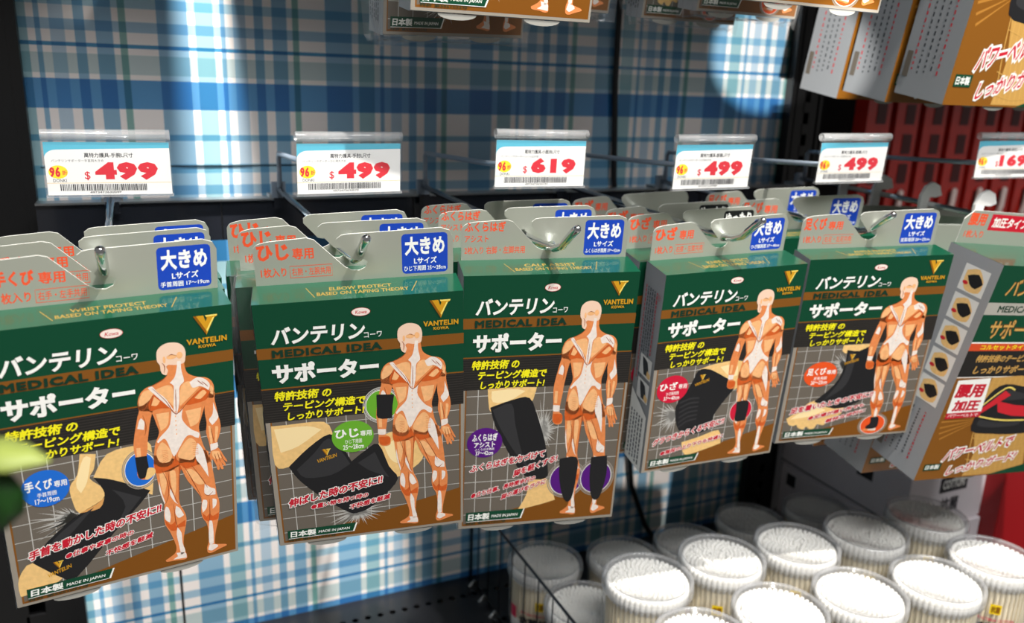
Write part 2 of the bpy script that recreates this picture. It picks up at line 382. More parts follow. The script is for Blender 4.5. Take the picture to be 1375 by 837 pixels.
VAR = {
 'wrist': dict(ell=(.181, .555, .094, .068, 'blue', '手くび', '専用', '手首周囲', '17〜19cm'),
   shapes=[('skin', [[.328,.453],[.391,.464],[.377,.518],[.356,.551],[.401,.594],[.407,.635],[.382,.674],[.3,.676],[.277,.622],[.274,.568],[.309,.528]]),
           ('skin', [[.435,.472],[.558,.46],[.62,.47],[.613,.648],[.585,.652],[.434,.577],[.371,.55]]),
           ('skin', [[.091,.829],[.199,.918],[.16,.935],[.042,.953],[.022,.942],[.029,.876]]),
           ('sleeve', [[.289,.683],[.396,.642],[.405,.605],[.371,.55],[.454,.576],[.602,.646],[.549,.695],[.433,.783],[.258,.929],[.197,.918],[.091,.831],[.16,.758]])],
   lights=[('skind', [[.30,.676],[.382,.674],[.407,.635],[.37,.655]]), ('skinl', [[.34,.47],[.37,.475],[.345,.56],[.315,.6],[.30,.56]]),
           ('sleevel', [[.44,.61],[.56,.665],[.50,.72],[.40,.80],[.49,.69]]), ('sleevel', [[.18,.76],[.30,.69],[.36,.665],[.24,.76],[.15,.82]])],
   burst=(.29, .69, [( .10,.70),(.12,.75),(.15,.79),(.09,.66),(.20,.64),(.13,.72),(.24,.64)]), vmark=(.19, .862, -35),
   circ=[(.567, .555, .065, .064, 'blue')], over=[('sleeve', [[.548,.505],[.598,.507],[.602,.57],[.577,.592],[.556,.582]]), ('skin', [[.60,.556],[.625,.56],[.63,.58],[.60,.60],[.582,.598],[.59,.58]])],
   red=[('手首を動かした時の不安に!!', .075, .782, .642, .822, .078), ('●仕事や家事の時の', .219, .822, .513, .846, .036), ('不快感を軽減', .383, .85, .595, .875, .034)],
   tab=('手くび', '専用', '1枚入り', '右手・左手共用'), size='手首周囲 17〜19cm', top='WRIST PROTECT'),
 'elbow': dict(ell=(.423, .543, .106, .067, 'egreen', 'ひじ', '専用', 'ひじ下周囲', '25〜28cm'),
   shapes=[('skin', [[.028,.466],[.10,.467],[.285,.469],[.325,.526],[.20,.60],[.092,.644],[.025,.628]]),
           ('skin', [[.55,.587],[.62,.54],[.79,.56],[.784,.66],[.733,.707],[.62,.745],[.56,.68]]),
           ('sleeve', [[.308,.523],[.2,.57],[.092,.644],[.14,.71],[.25,.8],[.376,.879],[.43,.885],[.488,.869],[.57,.82],[.644,.751],[.60,.69],[.55,.587],[.48,.61],[.408,.65],[.36,.57]])],
   lights=[('skinl', [[.04,.48],[.2,.48],[.27,.50],[.15,.56],[.06,.58]]), ('skinl', [[.58,.60],[.66,.57],[.70,.62],[.66,.68],[.61,.66]]),
           ('sleevel', [[.30,.54],[.36,.60],[.40,.66],[.30,.70],[.17,.70],[.13,.66],[.22,.60]]), ('sleevel', [[.44,.66],[.53,.62],[.57,.70],[.60,.74],[.50,.70]])],
   burst=(.43, .875, [(.24,.89),(.27,.92),(.33,.94),(.40,.95),(.47,.95),(.53,.93),(.58,.90)]), vmark=(.285, .60, -12),
   circ=[(.579, .424, .08, .062, 'egreen')], over=[('sleeve', [[.553,.378],[.642,.384],[.632,.43],[.627,.482],[.555,.476],[.552,.43]])],
   red=[('伸ばした時の不安に!!', .068, .786, .56, .826, .064), ('●重い物を持つ時の', .181, .822, .481, .845, .028), ('不快感を軽減', .379, .842, .597, .868, .03)],
   tab=('ひじ', '専用', '1枚入り', '右腕・左腕共用'), size='ひじ下周囲 25〜28cm', top='ELBOW PROTECT'),
 'calf': dict(ell=(.15, .652, .106, .057, 'purple', 'ふくらはぎ', '', 'アシスト', '37〜42cm'),
   shapes=[('skin', [[.157,.45],[.3,.448],[.446,.452],[.436,.48],[.412,.51],[.3,.53],[.185,.54],[.162,.49]]),
           ('skin', [[.428,.805],[.55,.813],[.609,.903],[.519,.917],[.373,.935],[.426,.867]]),
           ('sleeve', [[.175,.52],[.308,.495],[.407,.492],[.461,.563],[.504,.636],[.533,.705],[.554,.80],[.509,.814],[.405,.794],[.296,.696],[.21,.59]])],
   lights=[('skinl', [[.18,.46],[.3,.455],[.38,.465],[.28,.50],[.19,.50]]), ('sleevel', [[.19,.53],[.30,.51],[.33,.59],[.38,.70],[.44,.78],[.34,.70],[.24,.60]])],
   burst=(.50, .62, [(.47,.50),(.52,.53),(.56,.57),(.60,.61),(.58,.66),(.55,.69),(.54,.54)]), vmark=None,
   circ=[(.671, .82, .102, .063, 'purple'), (.861, .82, .096, .063, 'purple')], over=[('sleeve', [[.617,.735],[.725,.733],[.735,.80],[.714,.905],[.666,.903],[.627,.82]]), ('sleeve', [[.818,.737],[.918,.734],[.928,.81],[.897,.907],[.847,.905],[.82,.82]])],
   red=[('ふくらはぎを力づけて', .063, .737, .52, .768, .045), ('脚を軽くする!', .331, .768, .60, .798, .054), ('●立ち仕事、長時間歩行の', .075, .85, .47, .873, .058), ('脚の運びをラクに', .262, .863, .538, .886, .054)],
   tab=('ふくらはぎ', '', 'アシスト', '2枚入り 右脚・左脚共用'), size='ふくらはぎ周囲 37〜42cm', top='CALF ASSIST'),
 'knee': dict(ell=(.152, .56, .112, .07, 'red', 'ひざ', '専用', 'ひざ頭周囲', '37〜40cm'),
   shapes=[('skin', [[.328,.474],[.45,.455],[.644,.46],[.66,.585],[.574,.60]]),
           ('skin', [[.275,.856],[.40,.84],[.546,.818],[.578,.895],[.43,.92],[.312,.928]]),
           ('sleeve', [[.322,.48],[.39,.478],[.453,.499],[.587,.56],[.614,.594],[.55,.66],[.489,.734],[.501,.80],[.36,.82],[.239,.785],[.194,.682],[.209,.624],[.25,.59],[.286,.54]])],
   lights=[('skinl', [[.48,.475],[.60,.47],[.62,.53],[.56,.53]])] + [('sleevel', [[.22+.002*i,.635+.026*i],[.29,.618+.024*i],[.36,.622+.022*i],[.36,.630+.022*i],[.29,.628+.024*i],[.225+.002*i,.643+.026*i]]) for i in range(6)],
   burst=(.20, .70, [(.05,.64),(.04,.69),(.05,.74),(.10,.78),(.14,.80),(.08,.66),(.12,.63)]), vmark=(.36, .52, 8),
   circ=[(.693, .727, .082, .06, 'red')], over=[('sleeve', [[.648,.674],[.735,.675],[.748,.728],[.741,.783],[.662,.78],[.655,.718]])],
   red=[('グラつきからくる不安に!!', .055, .818, .574, .857, .072), ('●階段の上り下りも快適に', .122, .89, .585, .915, .052)],
   tab=('ひざ', '専用', '1枚入り', '右膝・左膝共用'), size='ひざ頭周囲 37〜40cm', top='KNEE PROTECT'),
 'ankle': dict(ell=(.235, .61, .118, .07, 'orange', '足くび', '専用', '足首周囲', '20〜23cm'),
   shapes=[('skin', [[.36,.455],[.60,.455],[.60,.50],[.38,.50]]),
           ('skin', [[.234,.759],[.382,.805],[.46,.80],[.45,.85],[.375,.87],[.345,.905],[.318,.907],[.29,.90],[.27,.925],[.237,.926],[.21,.91],[.19,.925],[.149,.913],[.135,.895],[.11,.90],[.075,.889],[.052,.855],[.138,.807]]),
           ('sleeve', [[.393,.482],[.48,.492],[.582,.471],[.64,.60],[.67,.714],[.55,.79],[.391,.815],[.231,.765],[.353,.674],[.394,.587]])],
   lights=[('skinl', [[.08,.86],[.15,.82],[.24,.79],[.33,.82],[.22,.85]]), ('sleevel', [[.41,.50],[.46,.51],[.46,.62],[.42,.70],[.30,.76],[.37,.68],[.41,.60]])],
   burst=(.40, .57, [(.30,.50),(.28,.54),(.34,.49),(.33,.60),(.37,.63)]), vmark=(.44, .525, 6),
   circ=[(.713, .928, .091, .055, 'orange')], over=[('sleeve', [[.685,.885],[.745,.885],[.755,.94],[.72,.955],[.665,.95],[.665,.935],[.69,.92]])],
   red=[('足を着いたときの不安に!!', .065, .794, .658, .832, .072), ('●足場が悪い所でも', .208, .849, .61, .874, .058), ('軽快な歩行に', .343, .873, .628, .898, .05)],
   tab=('足くび', '専用', '1枚入り', '右足・左足共用'), size='足首周囲 20〜23cm', top='ANKLE PROTECT'),
}


def v_logo(a, u, v, s, asp):
    """gold letter V emblem"""
    f = lambda x, y: (u + x * s, v + y * s * asp)
    a.poly([f(-.5, -.5), f(-.08, -.5), f(.0, -.18), f(.06, -.34), f(-.02, -.5), f(.5, -.5), f(.46, -.4), f(.36, -.36), f(.02, .5)], 'gold')
    a.poly([f(-.5, -.5), f(-.38, -.5), f(.02, .28), f(.02, .5)], 'goldd')
    a.poly([f(.30, -.36), f(.38, -.38), f(.06, .34), f(.02, .26)], 'goldl')
    a.poly([f(-.02, -.5), f(.5, -.5), f(.47, -.43), f(.03, -.43)], 'goldl')


def front_print(kind, w, h, d, parent, light=False):
    V = VAR[kind]
    if h > .18: vmap = lambda v: v * .92 if v < .46 else .4232 + (v - .46) * (1 - .4232) / .54
    else: vmap = lambda v: v
    a = Art((-w / 2, -d, 0), (1, 0, 0), (0, 0, -1), (0, -1, 0), w, h, vmap)
    asp = w / h
    a.rect(.003, .0, .997, .318, 'green')
    a.rect(.001, .162, .999, .203, 'band')
    a.rect(.001, .316, .999, .322, 'frame')
    a.rect(.001, .321, .999, .452, 'black')
    a.hold = 1
    for i in range(13): a.rect(.001, .325 + i * .01, .999, .3275 + i * .01, 'blackline')
    a.hold = 0
    a.rect(.004, .452, .996, .996, 'border')
    a.rect(.026, .452, .984, .985, 'frame'); a.rect(.034, .452, .976, .978, 'gray')
    a.k += 1; a.hold = 1
    for i in range(9): a.rect(.10 + i * .098, .452, .104 + i * .098, .978, 'grid')
    a.k += 1
    for i in range(8): a.rect(.034, .475 + i * .066, .976, .4775 + i * .066, 'grid')
    a.k += 1; a.hold = 0
    a.poly([(.034, .978), (.984, .825), (.984, .985), (.034, .985)], 'diag')
    # product photograph
    if V['burst']:
        bu, bv, rays = V['burst']; a.hold = 1
        for x, y in rays:
            dx, dy = x - bu, (y - bv); L = math.hypot(dx, dy)
            for q, kk in ((0, 1), (.16, .8), (-.15, .72), (.3, .6), (-.29, .86)):
                ex, ey = (dx * math.cos(q) - dy * math.sin(q)) * kk, (dx * math.sin(q) + dy * math.cos(q)) * kk
                a.poly([(bu - ey / L * .006, bv + ex / L * .006), (bu + ey / L * .006, bv - ex / L * .006), (bu + ex, bv + ey)], 'grid')
    a.k += 1; a.hold = 0
    for m, q in V['shapes']: a.poly([tuple(p) for p in q], m, 3)
    for m, q in V['lights']: a.poly([tuple(p) for p in q], m, 3)
    if V['vmark']:
        u, v, an = V['vmark']; v_logo(a, u, v, .045, asp); a.text('VANTELIN', u - .05, v + .026, u + .05, v + .042, 'gold', .02, slope=.02)
    for u, v, ru, rv, m in V['circ']:
        for k in (1.22, 1.12): a.ring(u, v, ru * k, rv * k, .05, 'border' if kind != 'elbow' else 'grid')
        a.ell(u, v, ru * 1.04, rv * 1.04, 'white'); a.ell(u, v, ru, rv, m)
    figure(a)
    for m, q in V['over']: a.poly([tuple(p) for p in q], m, 3)
    u, v, ru, rv, m, t1, t2, t3, t4 = V['ell']
    a.ell(u, v, ru, rv, m)
    if t2:
        a.text(t1, u - ru * .84, v - rv * .52, u + ru * .30, v + rv * .06, 'white', .035); a.text(t2, u + ru * .36, v - rv * .32, u + ru * .9, v + rv * .04, 'white', .02)
        a.text(t3, u - ru * .38, v + rv * .18, u + ru * .42, v + rv * .44, 'white', .01); a.text(t4, u - ru * .5, v + rv * .5, u + ru * .5, v + rv * .8, 'white', .02)
    else:
        a.text(t1, u - ru * .72, v - rv * .62, u + ru * .72, v - rv * .1, 'white', .035); a.text(t3, u - ru * .6, v - rv * .05, u + ru * .6, v + rv * .32, 'white', .03)
        a.text('ふくらはぎ周囲', u - ru * .55, v + rv * .36, u + ru * .55, v + rv * .52, 'white', .01); a.text(t4, u - ru * .5, v + rv * .56, u + ru * .5, v + rv * .84, 'white', .02)
    # lettering on the header
    a.ell(.499, .051, .045, .0155, 'ovalred'); a.ell(.499, .051, .043, .0145, 'oval'); a.text('Kowa', .472, .045, .526, .058, 'ovalred', .015, shear=.004)
    v_logo(a, .882, .062, .104, asp * .58 / .62)
    a.text('VANTELIN', .797, .105, .972, .125, 'gold', .045); a.text('KOWA', .847, .1295, .924, .141, 'gold', .045)
    a.text('バンテリン', .070, .086, .508, .153, 'white', .035, shear=.012); a.text('コーワ', .508, .129, .594, .150, 'white', .012)
    a.text('MEDICAL IDEA', .070, .1695, .594, .1985, 'ink', .05)
    a.text('サポーター', .062, .222, .572, .300, 'white', .05)
    a.text('特許技術 の', .056, .330, .331, .368, 'yellow', .035, shear=.008); a.ell(.272, .336, .004, .003, 'yellow')
    a.text('テーピング構造で', .092, .374, .494, .410, 'yellow', .035, shear=.008)
    a.text('しっかりサポート!', .110, .415, .485, .449, 'yellow', .035, shear=.008)
    for body, u0, v0, u1, v1, sl in V['red']:
        a.text(body, u0, v0, u1, v1, 'redink', .045, slope=sl, shear=.006, halo='white', hb=.115)
    a.poly([(.052, .929), (.418, .929), (.398, .969), (.052, .969)], 'white'); a.poly([(.050, .929), (.410, .929), (.390, .967), (.050, .967)], 'green')
    a.text('日本製', .062, .935, .196, .963, 'white', .035, shear=.004); a.text('MADE IN JAPAN', .208, .945, .372, .960, 'white', .015, shear=.004)
    a.text('特許 第5961022号', .05, .971, .30, .981, 'ink', .01)
    return a.build('front_print', parent)


def waist_print(w, h, d, parent):
    a = Art((-w / 2, -d, 0), (1, 0, 0), (0, 0, -1), (0, -1, 0), w, h)
    a.rect(.0, .0, 1, .345, 'green'); a.rect(.0, .158, 1, .211, 'silverband'); a.text('MEDICAL IDEA', .055, .17, .30, .20, 'ink', .03)
    a.text('バンテリン', .055, .055, .31, .128, 'dbrown', .05, shear=.012); a.text('サポーター', .055, .23, .33, .315, 'dbrown', .05)
    a.text('バンテリン', .0555, .057, .3105, .13, 'brownl', .012, shear=.012); a.text('サポーター', .0555, .232, .3305, .317, 'brownl', .012)
    a.rect(.0, .332, 1, .338, 'white'); a.rect(.0, .338, 1, .372, 'redstrip'); a.text('コルセットタイプのしっかり固定サポーター', .05, .343, .62, .367, 'yellow', .02)
    a.rect(.0, .372, 1, .492, 'black'); a.text('特許技術のテーピング構造で', .05, .39, .40, .425, 'brownl', .03, shear=.006); a.text('しっかりサポート!', .06, .44, .34, .478, 'brownl', .03, shear=.006)
    a.rect(.0, .492, 1, .496, 'white'); a.rect(.0, .496, 1, 1, 'brown')
    for i in range(14):
        an = R(150 + i * 9); a.poly([(.20, .70), (.20 + .185 * math.cos(an), .70 + .19 * math.sin(an)), (.20 + .185 * math.cos(an + .04), .70 + .19 * math.sin(an + .04))], mat('ink_ray', (178, 120, 44), .42, coat=.12))
    torso = [(.165, .497), (.42, .497), (.455, .60), (.46, .75), (.50, .90), (.53, .995), (.225, .995), (.235, .88), (.19, .76), (.165, .62)]
    a.poly(torso, 'mesh', 2)
    for i in range(12): a.line([(.18 + i * .025, .50), (.185 + i * .025, .75), (.24 + i * .024, .99)], .004, 'brownl', 3)
    for i in range(9): a.line([(.17 + i * .005, .52 + i * .055), (.32, .54 + i * .055), (.455 + i * .006, .52 + i * .055)], .003, 'brownl', 3)
    a.poly([(.165, .66), (.185, .575), (.241, .53), (.36, .55), (.46, .58), (.475, .70), (.465, .775), (.38, .785), (.281, .778), (.172, .757)], 'sleeve', 3)
    a.poly([(.20, .60), (.25, .56), (.34, .575), (.40, .60), (.30, .61)], 'sleevel', 3); a.poly([(.19, .70), (.28, .72), (.40, .72), (.38, .74), (.26, .745), (.19, .73)], 'sleevel', 3)
    a.poly([(.168, .655), (.255, .562), (.29, .585), (.18, .672)], 'strap'); a.poly([(.236, .612), (.33, .635), (.465, .65), (.465, .70), (.34, .69), (.262, .668)], 'strap')
    a.line([(.166, .64), (.25, .55), (.30, .56)], .006, 'goldl'); a.line([(.178, .685), (.30, .71), (.468, .715)], .006, 'goldl')
    a.poly([(.011, .508), (.158, .498), (.182, .68), (.022, .686)], 'white')
    a.text('腰用', .022, .525, .150, .592, 'redink', .05); a.text('加圧', .036, .602, .158, .657, 'redink', .05)
    a.poly([(.020, .664), (.180, .660), (.182, .686), (.022, .692)], 'redink'); a.text('パワーベルトで', .03, .668, .17, .684, 'white', .015)
    a.text('パワーベルトで', .092, .848, .40, .91, 'redink', .03, slope=.06, shear=.01, halo='white', hb=.13)
    a.text('しっかりガード!', .134, .935, .45, .985, 'redink', .03, slope=.06, shear=.01, halo='white', hb=.13)
    a.poly([(.35, .998), (.80, .88), (.998, .80), (.998, .998)], 'green')
    a.rect(.021, .918, .100, .951, 'green'); a.text('日本製', .028, .923, .092, .946, 'white', .03)
    return a.build('front_print', parent)


def side_print(kind, w, h, d, parent, sticker):
    """left narrow face: u runs from the rear edge to the front edge"""
    a = Art((-w / 2, 0, 0), (0, -1, 0), (0, 0, -1), (-1, 0, 0), d, h)
    a.rect(.0, .0, 1, 1, 'side')
    rnd = random.Random(5)
    if kind == 'waist':
        for i in range(5):
            a.rect(.40, .05 + i * .125, .86, .16 + i * .125, 'panel'); v = .105 + i * .125
            a.poly([(.46, v - .03), (.66, v - .05), (.80, v - .01), (.78, v + .04), (.56, v + .05), (.46, v + .02)], 'skin', 3)
            a.poly([(.50, v - .01), (.68, v - .03), (.80, v), (.70, v + .03), (.58, v + .02)], 'sleeve', 2); a.ell(.50, v + .02, .05, .008, 'strap')
        for i in range(5):
            y = .70; x = .20 + i * .13
            while y < .93: L = rnd.uniform(.004, .012); a.rect(x, y, x + .03, y + L, 'sidetext' if i % 4 else 'sidered'); y += L + .008
        a.rect(.06, .88, .17, .95, 'gray')
    else:
        for i in range(6):
            y = .10; x = .12 + i * .12
            while y < (.40 if i > 2 else .56): L = rnd.uniform(.006, .02); a.rect(x, y, x + .05, y + L, 'sidetext' if i % 5 else 'sidered'); y += L + .005
        a.text('バンテリン', .80, .10, .93, .13, 'sidered', .02)
        for i in range(2):
            a.rect(.30, .42 + i * .12, .92, .52 + i * .12, 'panel'); v = .47 + i * .12
            a.poly([(.42, v - .04), (.70, v - .03), (.80, v + .03), (.55, v + .04)], 'sleeve', 2); a.poly([(.72, v + .01), (.9, v + .02), (.86, v + .045), (.70, v + .04)], 'skin', 2)
        if sticker:
            a.poly([(.04, .62), (.96, .70), (.96, .995), (.04, .995)], 'white')
            for i in range(5):
                y = .72; x = .14 + i * .15
                while y < .96: L = rnd.uniform(.008, .024); a.rect(x, y, x + .06, y + L, 'sidetext'); y += L + .006
        else:
            for i in range(5):
                y = .70; x = .14 + i * .15
                while y < .94: L = rnd.uniform(.008, .024); a.rect(x, y, x + .06, y + L, 'sidetext'); y += L + .006
    return a.build('side_print', parent)


M_FLAP = mat('frosted_flap', (166, 164, 156), .35)


def arc(cx, cz, r, a0, a1, n=6):
    return [(cx + r * math.cos(R(a0 + (a1 - a0) * i / n)), cz + r * math.sin(R(a0 + (a1 - a0) * i / n))) for i in range(n + 1)]


def supporter_box(kind, w, h, d, label, group=None, sticker='blue', side_sticker=False, visible_tab=True):
    root = empty('supporter_box')
    tag(root, label, 'boxed supporter', group)
    e = .0008
    b = MB(); b.box((0, -d / 2, -h / 2), (w - .0004, d - .0004, h - .0004), ink('side'))
    c = b.build('carton', root, bevel=.0007)
    # green glossy top, lightened in colour for the light on it, and pale underside
    t = Art((-w / 2, 0, 0), (1, 0, 0), (0, -1, 0), (0, 0, 1), w, d)
    t.rect(.002, .0, .998, 1, mat('glossy_lit_green_top', P['greenlit'], .3, coat=.7))
    if kind != 'waist':
        t.text(VAR[kind]['top'], .36, .34, .66, .52, 'topgold', .02); t.text('BASED ON TAPING THEORY', .30, .58, .74, .76, 'topgold', .02)
        t.line([(.25, .30), (.29, .82)], .004, 'topgold', 0); t.line([(.79, .30), (.75, .82)], .004, 'topgold', 0)
    t.build('top_print', root)
    f = front_print(kind, w, h, d, root) if kind != 'waist' else waist_print(w, h, d, root)
    side_print(kind, w, h, d, root, side_sticker)
    for x in (-.25 * w, .22 * w):
        fl = MB(); fl.prism([(x - .012, -h)] + [(x + .012 * math.cos(R(180 + i * 18)), -h + .0034 * math.sin(R(180 + i * 18))) for i in range(1, 10)] + [(x + .012, -h)], -d * .98, -d * .98 + .0005, M_FLAP); fl.build('bottom_flap', root)
    # hang tab with its slanting slot
    L = -w / 2; s = min(w, .125) / .115; X = lambda x: L + x * s
    H_ = .028
    if kind != 'waist':
        o = [(X(.002), 0), (X(.002), .018)] + [(X(.007) + .005 * math.cos(R(180 - i * 15)), .020 + .005 * math.sin(R(180 - i * 15))) for i in range(1, 6)] + \
            [(X(.010), .0258), (X(.031), .027), (X(.035), .0258), (X(.051), .0085)] + [(X(.055), .0062), (X(.059), .0058), (X(.0625), .0075), (X(.064), .0105), (X(.062), .0125), (X(.059), .0118), (X(.056), .0125),
             (X(.0475), .0225), (X(.0475), .0255), (X(.050), .0275), (X(.054), .028), (X(.106), .029), (X(.111), .027), (X(.113), .023), (X(.113), 0)]
    else:
        o = [(L + .004, 0), (L + .004, .020), (L + .012, .027), (w / 2 - .012, .027), (w / 2 - .004, .020), (w / 2 - .004, 0)]
    tb = MB(); tb.prism(o, -.0006, 0, M_TAB, M_TABEDGE)
    tab = tb.build('hang_tab', root); tab['label'] = 'silver hang tab'
    a = Art((-w / 2, -.0006, 0), (s, 0, 0), (0, 0, 1), (0, -1, 0), .115, .029)
    if kind == 'waist':
        a.text('腰用', .03, .30, .16, .70, 'tabred', .04) if False else None
        A = Art((-w / 2, -.0006, 0), (1, 0, 0), (0, 0, 1), (0, -1, 0), .115, .029)
        A.text('腰用', .08, .86, .24, .50, 'tabred', .04); A.rect(.28, .40, .68, .86, 'redink'); A.text('加圧タイプ', .31, .78, .65, .48, 'white', .03); A.text('1枚入り', .08, .38, .26, .16, 'tabred', .02)
        A.build('tab_print', root)
    else:
        t1, t2, t3, t4 = VAR[kind]['tab']
        if t2:
            o = .062 if kind == 'wrist' else 0
            a.text(t1, .035 + o, .84 - 2.4 * o, .185 + o, .50 - 1.6 * o, 'tabred', .045); a.text(t2, .20 + o, .74 - 1.8 * o, .30 + o, .50 - 1.6 * o, 'tabred', .025)
            a.text(t3, .045 + o, .36 - o, .165 + o, .16 - o, 'tabred', .022); a.text(t4, .19 + o, .33 - o, .375 + o, .17 - o, 'tabred', .008)
            a.line([(.182 + o, .13 - o), (.182 + o, .37 - o), (.383 + o, .37 - o), (.383 + o, .13 - o), (.182 + o, .13 - o)], .003, 'tabred', 0)
        else:
            a.text(t1, .035, .90, .265, .66, 'tabred', .032); a.text(t3, .035, .58, .17, .42, 'tabred', .015); a.text(t4, .035, .32, .38, .14, 'tabred', .012)
        a.build('tab_print', root)
        z = Art((-w / 2, -.0006, 0), (s, 0, 0), (0, 0, 1), (0, -1, 0), .115, .029)
        if sticker:
            u0, u1, v0, v1 = .725, .955, .90, .06
            q = []
            for cx, cy, a0 in ((u1 - .02, v0 - .08, 0), (u0 + .02, v0 - .08, 90), (u0 + .02, v1 + .08, 180), (u1 - .02, v1 + .08, 270)):
                q += [(cx + .02 * math.cos(R(a0 + k * 30)), cy + .08 * math.sin(R(a0 + k * 30))) for k in range(4)]
            z.poly(q, 'tabblue' if sticker == 'blue' else 'tabblack')
            if sticker == 'blue':
                z.text('大きめ', .74, .84, .94, .44, 'white', .04); z.text('Lサイズ', .785, .40, .90, .26, 'white', .03); z.text(VAR[kind]['size'], .735, .22, .945, .11, 'white', .015)
            else:
                z.text('ゆったり', .74, .84, .94, .56, 'white', .04); z.text('大きめ', .745, .50, .935, .16, 'white', .04)
            so = z.build('size_sticker', root); so['label'] = ('blue' if sticker == 'blue' else 'black') + ' size sticker'
    return root


def place(o, t, rx, ry, rz):
    o.location = t; o.rotation_euler = (R(rx), R(ry), R(rz)); return o


def place_m(o, t, rx, ry, rz):
    """Rz * Ry * Rx, the order the pose was solved in"""
    o.location = t
    o.rotation_mode = 'XYZ'
    o.rotation_euler = (R(rx), R(ry), R(rz))
    return o




def shrink_film(root, w, h, d, seed):
    """loose crumpled clear film round a box"""
    bm = bmesh.new(); bmesh.ops.create_cube(bm, size=1)
    bmesh.ops.scale(bm, vec=(w + .006, d + .005, h + .008), verts=bm.verts)
    bmesh.ops.subdivide_edges(bm, edges=bm.edges, cuts=9, use_grid_fill=True)
    rn = random.Random(seed)
    for v in bm.verts:
        x, y, z = v.co.x / (w / 2), v.co.y / (d / 2), v.co.z / (h / 2)
        k = .0015 + .0022 * max(0, abs(x) - .75) * 4 * (1 if z < -.5 else .4)
        v.co += Vector((rn.uniform(-k, k) - .002 * x * max(0, abs(z) - .8) * 4, rn.uniform(-.0006, .0006), rn.uniform(-k, k)))
        v.co.y -= d / 2; v.co.z -= h / 2
    me = bpy.data.meshes.new('shrink_film'); bm.to_mesh(me); bm.free(); me.materials.append(M_FILM)
    o = bpy.data.objects.new('shrink_film', me); COL.objects.link(o); o.parent = root; o['label'] = 'crumpled clear film'
    return o


# ------------------------------------------------------------------ the fixture: panel, posts, rail, shelf
YP = .79            # face of the plaid panel
ZS = -.556          # shelf top


def plaid():
    m = bpy.data.materials.new('plaid_laminate'); m.use_nodes = True; nt = m.node_tree; b = nt.nodes['Principled BSDF']
    b.inputs['Roughness'].default_value = .32; b.inputs['Coat Weight'].default_value = .35; b.inputs['Coat Roughness'].default_value = .16
    geo = nt.nodes.new('ShaderNodeNewGeometry'); sep = nt.nodes.new('ShaderNodeSeparateXYZ'); nt.links.new(geo.outputs['Position'], sep.inputs[0])

    def ramp(out, off, period, stops):
        a = nt.nodes.new('ShaderNodeMath'); a.operation = 'SUBTRACT'; a.inputs[1].default_value = off; nt.links.new(sep.outputs[out], a.inputs[0])
        d = nt.nodes.new('ShaderNodeMath'); d.operation = 'DIVIDE'; d.inputs[1].default_value = period; nt.links.new(a.outputs[0], d.inputs[0])
        f = nt.nodes.new('ShaderNodeMath'); f.operation = 'FRACT'; nt.links.new(d.outputs[0], f.inputs[0])
        r = nt.nodes.new('ShaderNodeValToRGB'); r.color_ramp.interpolation = 'CONSTANT'; nt.links.new(f.outputs[0], r.inputs[0])
        e = r.color_ramp.elements
        while len(e) > 1: e.remove(e[-1])
        e[0].position = 0; e[0].color = (*lin(stops[0][1]), 1)
        for p, c in stops[1:]:
            k = e.new(p); k.color = (*lin(c), 1)
        return r
    Wt = (250, 246, 244); Bl = (142, 184, 212); Lb = (186, 210, 228); Te = (154, 194, 204); Gr = (140, 184, 178)
    rx = ramp('X', .0006 - .003, .1398, [(0, Gr), (.039, Wt), (.2045, Bl), (.376, Wt), (.42, Te), (.525, Wt), (.5635, Bl), (.59, Wt), (.64, Lb), (.713, Wt), (.762, Bl), (.818, Wt), (.873, Bl), (.961, Wt)])
    # downwards from the thin blue line
    Pz = .1345; fr = lambda dz: (dz % Pz) / Pz
    L = [(0, .0036, (74, 150, 194)), (.0085, .0245, (196, 214, 216)), (.0286, .0522, (88, 152, 204)), (.0731, .0787, (140, 186, 210)), (.0985, .1063, (170, 208, 226)), (.117, .1255, (164, 198, 220))]
    st = []
    for a, e, c in L: st += [(1 - e / Pz, c), (1 - a / Pz, Wt)]
    st = [(0, Wt)] + sorted((p, c) for p, c in st if p < .9999)
    st[-1] = (st[-1][0], L[0][2])
    rz = ramp('Z', .0175, Pz, st)
    mx = nt.nodes.new('ShaderNodeMix'); mx.data_type = 'RGBA'; mx.blend_type = 'MULTIPLY'; mx.inputs[0].default_value = 1
    nt.links.new(rx.outputs[0], mx.inputs[6]); nt.links.new(rz.outputs[0], mx.inputs[7]); nt.links.new(mx.outputs[2], b.inputs['Base Color'])
    return m


def struct(name, mb, **k):
    o = mb.build(name, **k); o['kind'] = 'structure'; return o


m = MB(); M_PLAID = plaid()
m.box((.3125, YP + .006, -.1), (.775, .012, 1.3), M_PLAID); struct('wall_back', m)
m = MB(); m.box((.01, YP - .0006, -.36), (.0022, .0016, .5), M_BLACK); m.box((.06, YP - .0004, -.0822), (.26, .001, .0008), M_BLACK); struct('trim_1', m)


def upright(name, x0, x1, y0):
    m = MB(); cx = (x0 + x1) / 2; wd = x1 - x0
    m.box((x0 + .004, y0 + .03, -.1), (.008, .06, 1.3), M_BLACK); m.box((x1 - .004, y0 + .03, -.1), (.008, .06, 1.3), M_BLACK)
    m.box((cx, y0 + .055, -.1), (wd, .01, 1.3), M_BLACK)
    m.box((cx - wd * .22, y0 + .004, -.1), (wd * .30, .008, 1.3), M_BLACK); m.box((cx + wd * .25, y0 + .004, -.1), (wd * .30, .008, 1.3), M_BLACK)
    z = -.72
    while z < .54:
        m.box((cx, y0 + .004, z), (wd * .2, .008, .012), M_BLACK); z += .025
    return struct(name, m)


